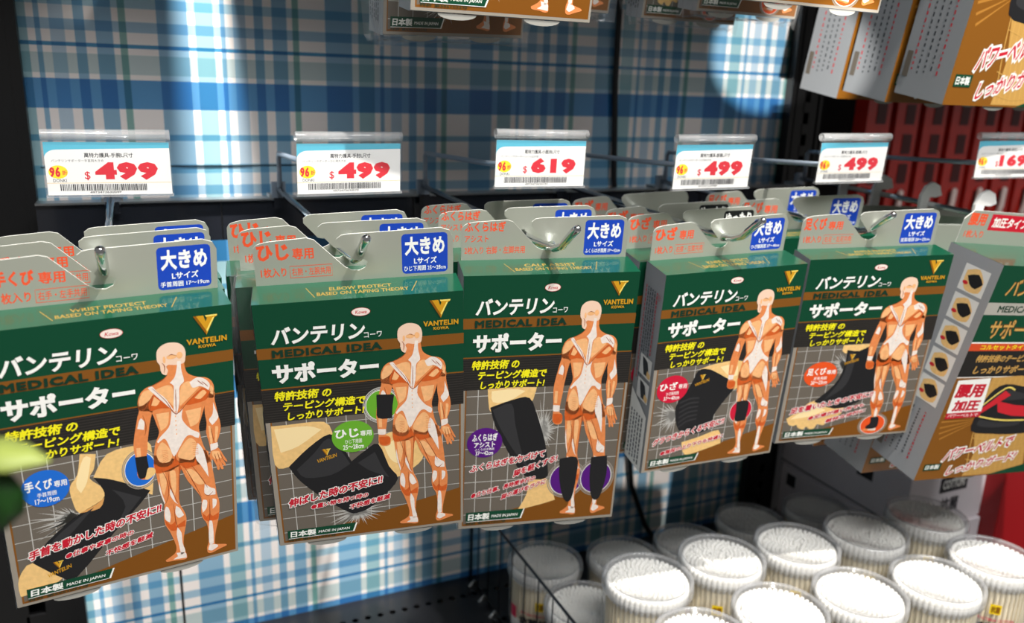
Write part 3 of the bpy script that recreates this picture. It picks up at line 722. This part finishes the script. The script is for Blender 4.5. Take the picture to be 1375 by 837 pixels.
upright('trim_2', -.155, -.0745, YP - .012)
upright('trim_3', .700, .748, YP - .012)
m = MB(); m.box((-.32, YP + .05, -.1), (.5, .02, 1.3), M_BLACK); struct('wall_left', m)
m = MB(); m.box((1.45, YP + .20, -.1), (1.45, .02, 1.3), mat('dark_backing', (26, 26, 32), .6)); struct('wall_right', m)
m = MB(); m.box((.5, -.3, -1.26), (4.5, 4.0, .02), mat('shop_floor_vinyl', (150, 146, 140), .4, noise=.08, nscale=8)); struct('floor', m)

# perforated shelf
m = MB(); MS = mat('black_shelf_steel', (24, 24, 27), .34, noise=.15, nscale=30)
c = .0135; nx = 100; ny = 32; x0 = -.115; y1 = YP
for j in range(ny):
    for i in range(nx):
        ax, ay = x0 + i * c, y1 - (j + 1) * c
        if (j in (2, 6, 10, 14, 18, 22, 26)):
            q = [(ax, ay), (ax + c, ay), (ax + c, ay + c), (ax, ay + c)]
            r = [(ax + c / 2 + .0036 * math.cos(R(45 * k + 22.5)), ay + c / 2 + .0036 * math.sin(R(45 * k + 22.5))) for k in range(8)]
            vs = [(x, y, ZS) for x, y in q + r] + [(x, y, ZS - .0012) for x, y in r]
            m.add(vs, [(0, 1, 11, 10, 9), (0, 9, 8, 7), (3, 0, 7, 6), (2, 3, 6, 5), (1, 2, 5, 4, 11)][:0] + [(0, 1, 10, 9), (1, 11, 10), (1, 2, 4, 11), (2, 5, 4), (2, 3, 6, 5), (3, 7, 6), (3, 0, 8, 7), (0, 9, 8)]
                  + [(4 + k, 12 + k, 12 + (k + 1) % 8, 4 + (k + 1) % 8) for k in range(8)], MS)
        elif i == 0:
            m.add([(ax, ay, ZS), (ax + nx * c, ay, ZS), (ax + nx * c, ay + c, ZS), (ax, ay + c, ZS)], [(0, 1, 2, 3)], MS)
xe = x0 + nx * c; ye = y1 - ny * c
m.box(((x0 + xe) / 2, ye - .001, ZS - .02), (xe - x0, .002, .04), MS); m.box((x0, (ye + y1) / 2, ZS - .02), (.002, y1 - ye, .04), MS)
m.box(((x0 + xe) / 2, (ye + y1) / 2, ZS - .03), (xe - x0, y1 - ye, .002), MS)
o = m.build('shelf'); tag(o, 'black perforated steel shelf under the hanging boxes', 'shelf')

# added boards out of view that shade the panel; their gaps shape its light streak
def shade_board(nm, rects):
    m = MB()
    for xa, xb, ya, yb in rects: m.box(((xa + xb) / 2, (ya + yb) / 2, .325), (xb - xa, yb - ya, .016), MS)
    if rects[0][2] < .4: m.box(((rects[0][0] + rects[0][1]) / 2, .391, .316), (rects[0][1] - rects[0][0], .003, .034), MS)
    struct(nm, m)
shade_board('shade_board_1', [(-.30, .120, .39, .557)])
shade_board('shade_board_2', [(-.30, .040, .600, .79)])
shade_board('shade_board_3', [(.066, 1.2, .600, .79)])
shade_board('shade_board_4', [(.120, 1.2, .39, .600)])

# hook rail
r = empty('hook_rail', (0, 0, 0)); tag(r, 'dark glossy hook rail running across the plaid panel', 'rail')
m = MB(); m.box((.312, .752, -.124), (.770, .012, .034), M_RAIL); m.build('rail_face', r)
m = MB(); m.box((.312, .750, -.1062), (.770, .016, .0016), M_STEEL); m.build('top_edge', r)
for x in (.065, .235, .40, .56):
    m = MB(); m.box((x, .7455, -.124), (.0012, .001, .033), M_BLACK); m.build('seam', r)
for x in (-.05, .30, .66):
    m = MB(); m.box((x, .772, -.124), (.03, .03, .02), M_BLACK); m.build('bracket', r)

# loose cable
m = MB(); pts = [(.4663, .784, .30), (.4663, .784, .0674), (.4675, .785, .0015), (.4735, .785, -.099), (.505, .785, -.33), (.527, .785, -.4761), (.548, .78, -.531), (.56, .77, ZS + .004)]
m.tube(pts, .0031, mat('black_rubber', (14, 14, 15), .5)); o = m.build('cable'); tag(o, 'thin black cable hanging down the plaid panel', 'cable')


# ------------------------------------------------------------------ hooks
def hook(x, label, tip=(.4436, -.0866), tagy=.52, sag=.0, zb=-.098, group='double prong display hooks'):
    r = empty('display_hook', (x, .74, zb)); tag(r, label, 'hook', group)
    f = lambda y, z: (0, y - .74, z - zb)
    m = MB(); m.tube([f(.742, -.098), f(.60, -.101), f(.50, -.1045), f(.472, -.104), f(.462, -.1005), f(tip[0] + .006, tip[1] - .004), f(*tip)], .0027, M_CHROME if True else M_WIRE, 12, True, True); m.build('lower_prong', r)
    m = MB(); m.tube([f(.738, -.098), f(.738, -.082), f(.738, -.070), f(.735, -.067), f(.72, -.0665), f(.60, -.062), f(tagy + .006, -.0575)], .0021, M_WIRE, 10); m.build('tag_prong', r)
    m = MB(); m.box((0, .006, -.002), (.012, .003, .016), M_WIRE); m.box((0, .013, -.0065), (.016, .016, .003), M_STEEL); m.box((0, -.0005, -.012), (.010, .002, .010), M_RAIL); m.build('back_plate', r)
    return r


# ------------------------------------------------------------------ boxes on the hooks
BX = {  # kind, width, height, depth, pose of the rear top centre, tilt, roll, yaw
    1: ('wrist', .118, .1673, .0235, (-.0198, .4653, -.1161), 10.1, -.66, 7.25),
    2: ('elbow', .115, .1647, .0255, (.1115, .46, -.1131), 9.81, -2.67, -10.78),
    3: ('calf', .115, .1957, .0277, (.2424, .4831, -.1127), 8.88, -.93, -13.2),
    4: ('knee', .115, .1626, .0288, (.385, .4852, -.1188), 8.32, -2.06, -5.77),
    5: ('ankle', .119, .158, .0228, (.506, .4623, -.114), 8.54, -1.49, -12.63),
    6: ('waist', .238, .1902, .0499, (.6995, .4425, -.1211), 9.39, 4.75, -3.0),
}
NM = {'wrist': 'wrist supporter box with blue oval', 'elbow': 'elbow supporter box with green oval', 'calf': 'tall calf supporter box with purple oval',
      'knee': 'knee supporter box with red oval', 'ankle': 'ankle supporter box with orange oval', 'waist': 'wide brown waist supporter box'}
BACK = {1: [.0295, .060], 2: [.0315, .066], 3: [.037, .070], 4: [.034, .068, .122], 5: [.073, .124], 6: [.060, .119, .178]}   # how far behind the front one
TURN = {1: [.8, -.5], 2: [.5, 3.5], 3: [2.5, 3.5], 4: [.8, -.5, 3], 5: [3, 6], 6: [.4, -.5, .4]}
ORD = ['second box from the front on its hook', 'third box from the front on its hook', 'rearmost box on its hook']
for k, (kind, w_, h_, d_, t, rx, ry, rz) in BX.items():
    g = kind + ' supporter boxes hanging on one hook'
    fr_ = supporter_box(kind, w_, h_, d_, 'front ' + NM[kind] + ', nearest on its hook', g, side_sticker=(k == 4))
    place_m(fr_, t, rx, ry, rz)
    n = len(BACK[k])
    alt = None
    if k == 4:
        alt = supporter_box(kind, w_, h_, d_, 'x', g, sticker='black')
    for i in range(n):
        src = fr_
        if k == 4: src = alt if i < 2 else fr_
        c_ = alt if (k == 4 and i == 0) else copy_tree(src)
        if k == 6:
            for ch in list(c_.children):
                if ch.name.startswith('tab_print'): bpy.data.objects.remove(ch)
        if k == 4 and i == 2:
            for ch in list(c_.children):
                if ch.name.startswith('size_sticker'): bpy.data.objects.remove(ch)
        extra = {4: ' with a black size sticker' if i < 2 else ' without a size sticker'}.get(k, '')
        c_['label'] = {'wrist': 'wrist', 'elbow': 'elbow', 'calf': 'tall calf', 'knee': 'knee', 'ankle': 'ankle', 'waist': 'wide brown waist'}[kind] + ' supporter box' + extra + ', ' + ORD[i if i < n - 1 else (1 if n == 2 else 2)]
        jx = [-.0005, .001, -.001][i] + ({2: -.004 * (i + 1), 3: -.003 * (i + 1)}.get(k, 0))
        place_m(c_, (t[0] + jx, t[1] + BACK[k][i], t[2] + [.0012, .0008, .0016][i] - (.018 if k == 6 else 0)), rx - .4, ry * .6, rz + TURN[k][i])
        if k == 2 and i == 0: shrink_film(c_, w_, h_, d_, 3)

HK = [(-.0198, 'double wire hook carrying the wrist boxes', .56), (.1115, 'double wire hook carrying the elbow boxes', .534), (.2424, 'double wire hook carrying the calf boxes', .52), (.385, 'double wire hook carrying the knee boxes', .497),
      (.506, 'double wire hook carrying the ankle boxes', .51), (.6963, 'double wire hook carrying the waist boxes', .50)]
for i, (x, lb, ty) in enumerate(HK):
    hook(x + (.0015 if i < 5 else 0), lb, tagy=ty, group=None)


# ------------------------------------------------------------------ price tags
def price_tag(pos, rot, price, item, sub, code, label):
    r = empty('price_tag', pos, tuple(R(v) for v in rot)); tag(r, label, 'price tag', 'price tags on the hooks')
    W_, H2 = .070, .039
    m = MB()
    m.box((0, .0008, H2 * .43), (W_, .0006, H2 * .86), M_CLEAR); m.box((0, -.0012, H2 * .43), (W_, .0005, H2 * .86), M_CLEAR)
    m.box((0, -.0003, .0004), (W_, .0030, .0016), clear('tag_tube', gloss=.08, haze=.16))
    m.build('clear_sleeve', r)
    m = MB(); m.lathe([(.0032, -W_ / 2), (.0032, W_ / 2), (.0025, W_ / 2), (.0025, -W_ / 2), (.0032, -W_ / 2)], clear('tag_tube', gloss=.08, haze=.16), 20)
    m.v = [(v[2], v[0] + .0005, v[1] + H2 - .0028) for v in m.v]; m.build('top_tube', r)
    m = MB(); m.box((0, .0035, H2 - .008), (.012, .004, .012), M_CLEAR); m.build('clip', r)
    m = MB(); m.box((0, 0, H2 * .42), (W_ - .0016, .0004, H2 * .80), mat('card_stock', P['cardwhite'], .5)); cd_ = m.build('price_card', r)
    a = Art((-W_ / 2 + .0008, -.0002, H2 * .82), (1, 0, 0), (0, 0, -1), (0, -1, 0), W_ - .0016, H2 * .80)
    a.rect(0, 0, 1, .30, 'teal')
    q = [(0, .30)] + [(.0 + .10 * (1 - math.cos(R(i * 10))), .30 - .16 * math.sin(R(i * 10))) for i in range(1, 10)] + [(.5, .125), (1, .11), (1, 1), (0, 1)]
    a.poly(q, 'cardwhite')
    a.text(item, .31, .20, .70, .29, 'cardink', .02); a.text(sub, .05, .32, .46, .375, 'cardink', .004)
    a.ell(.095, .56, .075, .125, 'cardyellow'); a.text('96', .028, .46, .112, .66, 'cardred', .05); a.text('折', .125, .53, .165, .62, 'cardred', .02)
    a.text('DONKI', .05, .69, .155, .75, 'cardink', .004)
    a.text('$', .30, .55, .345, .72, 'cardred', .01)
    u = {3: (.385, .895), 4: (.36, .95)}[len(price)]
    a.text(price, u[0], .375, u[1], .72, 'cardred', .075)
    a.rect(0, .765, 1, .772, 'cardgold')
    rr = random.Random(code); x = .10
    while x < .80:
        b = rr.choice((.004, .006, .009)); a.rect(x, .79, x + b, .915, 'cardink'); x += b + rr.choice((.005, .008))
    a.text(code, .33, .925, .58, .965, 'cardink', .004)
    a.build('card_print', cd_)
    return r


TG = [((-.0136, .5594, -.0758), (-.6, -.3, -6.2), '499', '萬特力護具-手腕L尺寸', 'バンテリンサポーター手首用大きめ', '4973473630049', 'leftmost price tag reading 499, above the wrist boxes'),
      ((.1257, .5328, -.0743), (.7, .3, 5.9), '499', '萬特力護具-手肘L尺寸', 'バンテリンサポーターひじ用大きめ', '4973473630070', 'price tag reading 499, above the elbow boxes'),
      ((.2541, .5188, -.0710), (1.3, .7, 1.3), '619', '萬特力護具-小腿用L尺寸', 'バンテリンサポーターふくらはぎ用', '4973473630131', 'price tag reading 619, above the calf boxes'),
      ((.3805, .4957, -.0717), (3.5, -.1, 2.1), '499', '萬特力護具-膝蓋L尺寸', 'バンテリンサポーターひざ用大きめ', '4973473630087', 'price tag reading 499, above the knee boxes'),
      ((.5273, .5092, -.0712), (4.2, -.5, -1.9), '499', '萬特力護具-腳踝L尺寸', 'バンテリンサポーター足首用大きめ', '4973473630094', 'price tag reading 499, above the ankle boxes'),
      ((.6993, .4986, -.0688), (1.2, -1, -7.9), '1699', '萬特力護具-腰部L尺寸', 'バンテリンサポーター腰用加圧タイプ', '4973473630100', 'rightmost price tag reading 1699, cut by the right edge')]
for t_ in TG: price_tag(*t_)

# ------------------------------------------------------------------ upper row of boxes
UP = [('elbow', .115, .165, .026, (.2103, .485, .2026), 9, .5, -3, 'front box of the upper row at top centre, feet printed on gold'),
      ('elbow', .102, .165, .026, (.198, .55, .193), 9, -1.5, 4, 'box behind the front one in the upper row at top centre, lower edge showing'),
      ('ankle', .120, .158, .024, (.416, .45, .212), 9, .3, 2, 'front box of the upper right stack, orange circle at its lower edge'),
      ('ankle', .096, .150, .024, (.442, .55, .2056), 9, .5, 0, 'second box of the upper right stack, its left end plastic wrapped'),
      ('ankle', .092, .150, .024, (.424, .60, .202), 9, .5, 0, 'rear box of the upper right stack, toes printed above its lower edge'),
      ('elbow', .100, .165, .026, (.298, .60, .219), 9, .5, -2, 'far box in the upper row seen between the two stacks')]
for kind, w_, h_, d_, t, rx, ry, rz, lb in UP:
    u_ = place_m(supporter_box(kind, w_, h_, d_, lb, 'boxes of the upper row'), t, rx, ry, rz)
    if w_ < .11: shrink_film(u_, w_, h_, d_, int(w_ * 1000))
wu = supporter_box('waist', .238, .29, .0499, 'front brown waist box at top right, its picture of a black belt showing', 'waist boxes of the upper row')
place_m(wu, (.708, .482, .2855), 9.4, .5, -1.0)
for i, lb in enumerate(['waist box behind the front one at top right, grey side showing', 'rearmost waist box at top right beside the black post']):
    c_ = copy_tree(wu); c_['label'] = lb; place_m(c_, (.708 + [0, .002][i], .482 + .057 * (i + 1), .2855 + .001 * i), 9.4, .5, -1)

# ------------------------------------------------------------------ white hangers of the rear waist boxes
for i, y in enumerate((.512, .570, .628, .672)):
    m = MB(); MH = mat('white_hanger_plastic', (226, 224, 220), .4)
    pr = [(x_ * 1.3, z_ * 1.3 + .004) for x_, z_ in [(0, -.030), (0, .0), (.004, .007), (.011, .010), (.018, .007), (.021, .0), (.015, -.0015), (.009, -.001), (.008, -.006), (.008, -.030)]]
    m.prism([(x - .012, z) for x, z in pr], -.0015, .0015, MH)
    o = m.build('hanger', loc=(.6963, y, -.098)); tag(o, ['white plastic hanger on the waist hook, nearest the front box', 'white plastic hanger on the waist hook, second from the front', 'white plastic hanger on the waist hook, third from the front', 'white plastic hanger on the waist hook, nearest the rail'][i], 'hanger', 'white hangers on the waist hook')

# ------------------------------------------------------------------ tubs of cotton swabs
M_SWAB = mat('cotton', (246, 244, 238), .9)
M_STICK = mat('swab_stick', (236, 224, 194), .6)
M_TUB = clear('tub_plastic', gloss=.03, rough=.1, haze=.14)
M_LID = clear('lid_plastic', gloss=.03, rough=.09, haze=.08)
M_RIM = clear('lid_rim_plastic', gloss=.05, rough=.1, haze=.20)
TR, TH = .039, .074
INKY = ink('cardyellow')


def make_tub():
    r = empty('cotton_swab_tub')
    m = MB(); m.lathe([(.0, .0005), (TR - .004, .0005), (TR - .003, .002), (TR - .0012, TH - .012), (TR - .0012, TH - .008)], M_TUB, 44); m.build('cup', r)
    m = MB(); m.lathe([(TR - .001, TH - .011), (TR, TH - .0105), (TR, TH - .002), (TR - .001, TH - .0005), (TR - .0035, TH), (TR - .0042, TH - .0022), (.0, TH - .0024)], M_LID, 48); m.build('lid', r)
    m = MB(); m.lathe([(TR - .0008, TH - .012), (TR + .0005, TH - .011), (TR + .0006, TH - .0075), (TR, TH - .0065), (TR + .0004, TH - .004), (TR, TH - .001), (TR - .0012, TH), (TR - .0032, TH + .0002), (TR - .0038, TH - .0016)], M_RIM, 48); m.build('lid_rim', r)
    # swab bundle: sticks round the outside, cotton tips on top
    m = MB(); n = 46; rs = TR - .0056
    for i in range(n):
        a = 2 * math.pi * i / n; x, y = rs * math.cos(a), rs * math.sin(a)
        m.lathe([(.0012, .004), (.0012, TH + .0032 - .020)], M_STICK, 6, (x, y, 0))
        m.lathe([(.0012, TH + .0032 - .021), (.0023, TH + .0032 - .018), (.0024, TH + .0032 - .011), (.0016, TH + .0032 - .0075), (0, TH + .0032 - .0066)], M_SWAB, 7, (x, y, 0))
        m.lathe([(.0, .002), (.0022, .003), (.0023, .012), (.0012, .016)], M_SWAB, 6, (x, y, 0))
    k = 0
    while True:
        rr = .00212 * math.sqrt(k + .5); an = k * 2.39996; k += 1
        if rr > rs - .0030: break
        x, y = rr * math.cos(an) + random.uniform(-.0003, .0003), rr * math.sin(an) + random.uniform(-.0003, .0003)
        dz = random.uniform(-.0006, .0008) - (.0015 if rr < .004 else 0)
        m.lathe([(.0021, TH + .0032 - .016 + dz), (.0023, TH + .0032 - .010 + dz), (.0016, TH + .0032 - .0072 + dz), (0, TH + .0032 - .0062 + dz)], M_SWAB, 7, (x, y, 0))
    m.lathe([(rs - .001, .004), (rs - .001, TH + .0032 - .017), (0, TH + .0032 - .016)], M_STICK, 24)
    o = m.build('cotton_swabs', r); o['kind'] = 'stuff'
    # printed band low on the cup, bent round it
    m = MB()
    def patch(a0, a1, z0, z1, mm, off=.0003):
        vs = []; N = 8
        for i in range(N + 1):
            a = R(a0 + (a1 - a0) * i / N)
            for z in (z0, z1):
                rr = TR - .003 + (TR - .0012 - TR + .003) * (z - .002) / (TH - .014) + off; vs.append((rr * math.cos(a), rr * math.sin(a), z))
        m.add(vs, [(2 * i, 2 * i + 2, 2 * i + 3, 2 * i + 1) for i in range(N)], mm, True)
    def word(body, a0, a1, z0, z1, mm, bold=.03):
        vs, fs = text_tris(body, bold)
        xa = min(v[0] for v in vs); xb = max(v[0] for v in vs); ya = min(v[1] for v in vs); yb = max(v[1] for v in vs); out = []
        for x, y, _ in vs:
            a = R(a0 + (a1 - a0) * (x - xa) / (xb - xa)); z = z0 + (z1 - z0) * (y - ya) / (yb - ya); rr = TR - .003 + .0018 * (z - .002) / (TH - .014) + .0005
            out.append((rr * math.cos(a), rr * math.sin(a), z))
        m.add(out, fs, mm)
    word('抗菌綿棒', -128, -62, .012, .026, ink('cardink'), .04)
    word('ANTI-BACTERIA COTTON', -126, -66, .0285, .0315, ink('pink'), .02)
    patch(-100, -86, .036, .046, INKY); word('抗菌', -98.5, -87.5, .0375, .0445, ink('goldd'), .03)
    patch(-150, -136, .018, .032, ink('pink')); patch(-135, -50, .004, .008, ink('teal'))
    m.build('label_band', r)
    return r


TB = [('C', .376, .524), ('F', .457, .5275), ('H', .5376, .5199), ('J', .6184, .5141), ('K', .7026, .5166), ('L', .5329, .4391), ('M', .6133, .429), ('N', .694, .436), ('O', .4521, .445), ('P', .3714, .4385)]
TL_ = {'C': 'round tub of cotton swabs next to the wire divider, front of the stacked tubs', 'F': 'tub of cotton swabs under the knee box, second from the divider in its row', 'H': 'tub of cotton swabs in the middle of the second row, half in shade',
       'J': 'tub of cotton swabs under the ankle box, fourth from the divider in its row', 'K': 'tub of cotton swabs under the waist box, fifth from the divider in its row', 'L': 'tub of cotton swabs in the nearest row, third from the left',
       'M': 'tub of cotton swabs in the nearest row, fourth from the left', 'N': 'rightmost tub of cotton swabs in the nearest row, black lettering showing', 'O': 'tub of cotton swabs in the nearest row, second from the left',
       'P': 'tub of cotton swabs in the nearest row cut by the lower edge, leftmost'}
LOW = [('A', .360, .6845, 'tub of cotton swabs standing low just behind the wire divider'), ('B', .4427, .664, 'low tub of cotton swabs behind the tub nearest the divider'), ('E', .5255, .6617, 'low shaded tub of cotton swabs under the knee box, near the panel'),
       ('G', .6217, .6767, 'low grey shaded tub of cotton swabs in front of the black post'), ('I', .715, .668, 'low tub of cotton swabs beside the stacked cartons'), ('D', .362, .603, 'low tub of cotton swabs seen through the wire divider, in front of another')]
tub = make_tub(); first = True
GT = 'tubs of cotton swabs on the shelf'
for k, x, y in TB:
    o = tub if first else copy_tree(tub); first = False
    o.location = (x, y, ZS + TH + .0004 + TH); o.rotation_euler.z = R(-34 + random.uniform(-12, 12)); tag(o, TL_[k], 'tub', GT)
    o.location.z = ZS + 2 * TH + .0006 - TH
for k, x, y, lb in LOW:
    o = copy_tree(tub); o.location = (x, y, ZS + .0002); o.rotation_euler.z = R(-30 + random.uniform(-12, 12)); tag(o, lb, 'tub', GT)
for k, x, y in TB:      # the tubs that carry the top ones
    o = copy_tree(tub); o.location = (x, y - (.0 if k != 'C' else .0), ZS + .0002); o.rotation_euler.z = R(random.uniform(-25, 25)); tag(o, 'tub of cotton swabs with another tub standing on it', 'tub', 'lower tubs carrying the top ones')

# ------------------------------------------------------------------ wire divider
r = empty('wire_divider', (.317, .58, ZS)); tag(r, 'low wire divider left of the cotton swab tubs', 'shelf divider')
MW = mat('dark_wire', (60, 62, 66), .3, .9)
zt = .104
m = MB(); m.tube([(0, .205, 0.002), (0, .205, zt - .004), (0, .201, zt), (0, -.205, zt), (0, -.209, zt - .004), (0, -.209, .002)], .0014, MW, 8); m.build('frame_wire', r)
for i in range(13):
    m = MB(); y = .184 - i * .030; m.tube([(0, y, .001), (0, y, zt)], .0007, MW, 6); m.build('upright_wire', r)
for i in range(11):
    m = MB(); y = .185 - i * .03
    m.box((-.006, y, .004), (.012, .010, .006), M_CLEAR); m.tube([(-.011, y - .004, .006), (-.004, y, .010), (0, y, .004)], .0016, M_STEEL, 8); m.build('foot_clip', r)
m = MB(); m.tube([(0, .205, .0022), (0, -.209, .0022)], .0012, MW, 8); m.build('base_wire', r)

# ------------------------------------------------------------------ cartons at the right
MC = mat('pale_carton', (222, 216, 220), .6, noise=.03)
def carton(name, c, s, label, txt=True, matr=MC, word=None):
    r = empty(name, (c[0], c[1], c[2] - s[2] / 2)); tag(r, label, 'carton', None)
    m = MB(); m.box((0, 0, s[2] / 2), s, matr); m.build('carton_body', r, bevel=.0015)
    a = Art((-s[0] / 2, -s[1] / 2, s[2]), (1, 0, 0), (0, 0, -1), (0, -1, 0), s[0], s[2])
    if word:
        a.rect(.38, .12, .74, .40, 'cardink'); a.text(word[0], .42, .17, .70, .34, 'white', .03); a.text(word[1], .42, .50, .66, .78, 'cardink', .04); a.build('printed_label', r)
    b = Art((-s[0] / 2, s[1] / 2, s[2]), (0, -1, 0), (0, 0, -1), (-1, 0, 0), s[1], s[2])
    b.rect(.06, .12, .14, .34, 'cardink'); b.rect(.62, .15, .74, .42, 'cardink'); b.rect(.0, .93, 1, .96, 'sidetext'); b.build('side_print', r)
    return r
carton('stacked_carton', (.822, .680, ZS + .0375), (.125, .20, .075), 'pale carton beside the tubs, bottom of its stack', word=('COTTON', '抗菌'))
carton('stacked_carton', (.824, .684, ZS + .0755 + .034), (.125, .20, .068), 'pale carton beside the tubs, on top of its stack', word=('COTTON', '抗菌'))
r = carton('red_carton', (.955, .660, ZS + .085), (.14, .20, .17), 'dark red carton right of the pale cartons', matr=mat('red_carton_board', (150, 14, 20), .45))

# ------------------------------------------------------------------ red packs of the next bay
MR = mat('red_pack_film', (178, 34, 24), .25, coat=.5, noise=.35, nscale=40); MD = mat('red_pack_dark', (70, 12, 14), .4); MT = mat('pack_tip', (232, 214, 206), .4)
for i in range(9):
    x = .960 + i * .056; y = .90
    r = empty('red_pack', (x, y, -.195)); tag(r, ['long red pack hanging beside the black post, leftmost of its row', 'second long red pack from the black post', 'third long red pack from the black post', 'fourth long red pack from the black post', 'fifth long red pack from the black post', 'sixth long red pack from the black post', 'seventh long red pack from the black post', 'eighth long red pack from the black post', 'ninth long red pack from the black post'][i], 'pack', 'long red packs in the next bay')
    m = MB()
    m.prism([(-.020, .0), (.020, .0), (.022, .01), (.022, .235), (.014, .25), (-.014, .25), (-.022, .235), (-.022, .01)], -.012, .012, MR)
    m.build('pouch', r, bevel=.004)
    m = MB()
    for k in range(5): m.box((.004, -.0125, .04 + k * .042), (.018, .001, .028), MD)  # darker red blocks down the pouch front
    m.build('pack_dark_blocks', r)
    m = MB(); m.tube([(-.006, -.016, .004), (.000, -.018, .030), (.004, -.016, .055)], .0042, MT, 10, True, True); m.build('white_cap', r)
m = MB(); m.box((1.20, .918, .065), (.62, .006, .012), M_BLACK); m.box((1.20, .955, .065), (.02, .07, .012), M_BLACK); o = m.build('pack_rail'); tag(o, 'dark rail the long red packs hang from', 'rail')

# ------------------------------------------------------------------ leaf at the left edge
r = empty('plant_sprig', (-.060, .22, -.12)); tag(r, 'blurred green leaves poking in at the left edge', 'plant')
ML1 = mat('leaf_light', (132, 144, 66), .55); ML2 = mat('leaf_dark', (28, 72, 18), .5)
def leaf(name, pts, wid, m_):
    mb = MB(); n = len(pts); vs = []; fs = []
    for i, (p, wv) in enumerate(zip(pts, wid)):
        p = Vector(p) - Vector((-.060, .22, -.12)); wv = Vector(wv); vs += [p - wv, p + Vector((0, -.001, .0008)), p + wv]
    for i in range(n - 1):
        for k in (0, 1): fs.append((3 * i + k, 3 * i + k + 1, 3 * i + k + 4, 3 * i + k + 3))
    mb.add(vs, fs, m_, True); o = mb.build(name, r); s_ = o.modifiers.new('thick', 'SOLIDIFY'); s_.thickness = .0003
    return o
leaf('leaf', [(-.046, .224, -.0935), (-.040, .222, -.0925), (-.034, .220, -.0925), (-.029, .219, -.0932), (-.0245, .218, -.0946)], [(0, .003, .0012), (0, .006, .0020), (0, .006, .0020), (0, .004, .0013), (0, .0002, .0001)], ML1)
leaf('leaf', [(-.0400, .222, -.0965), (-.0372, .221, -.0990), (-.0355, .220, -.1030), (-.0352, .220, -.1080), (-.0372, .221, -.1130)], [(.001, 0, .001), (.0035, 0, .001), (.0044, 0, .0002), (.0034, 0, 0), (.0003, 0, 0)], ML2)
m = MB(); m.tube([(.0, 0, -.05), (.006, .001, 0.0), (.020, .001, .024)], .0008, ML2, 8); m.build('stem', r)
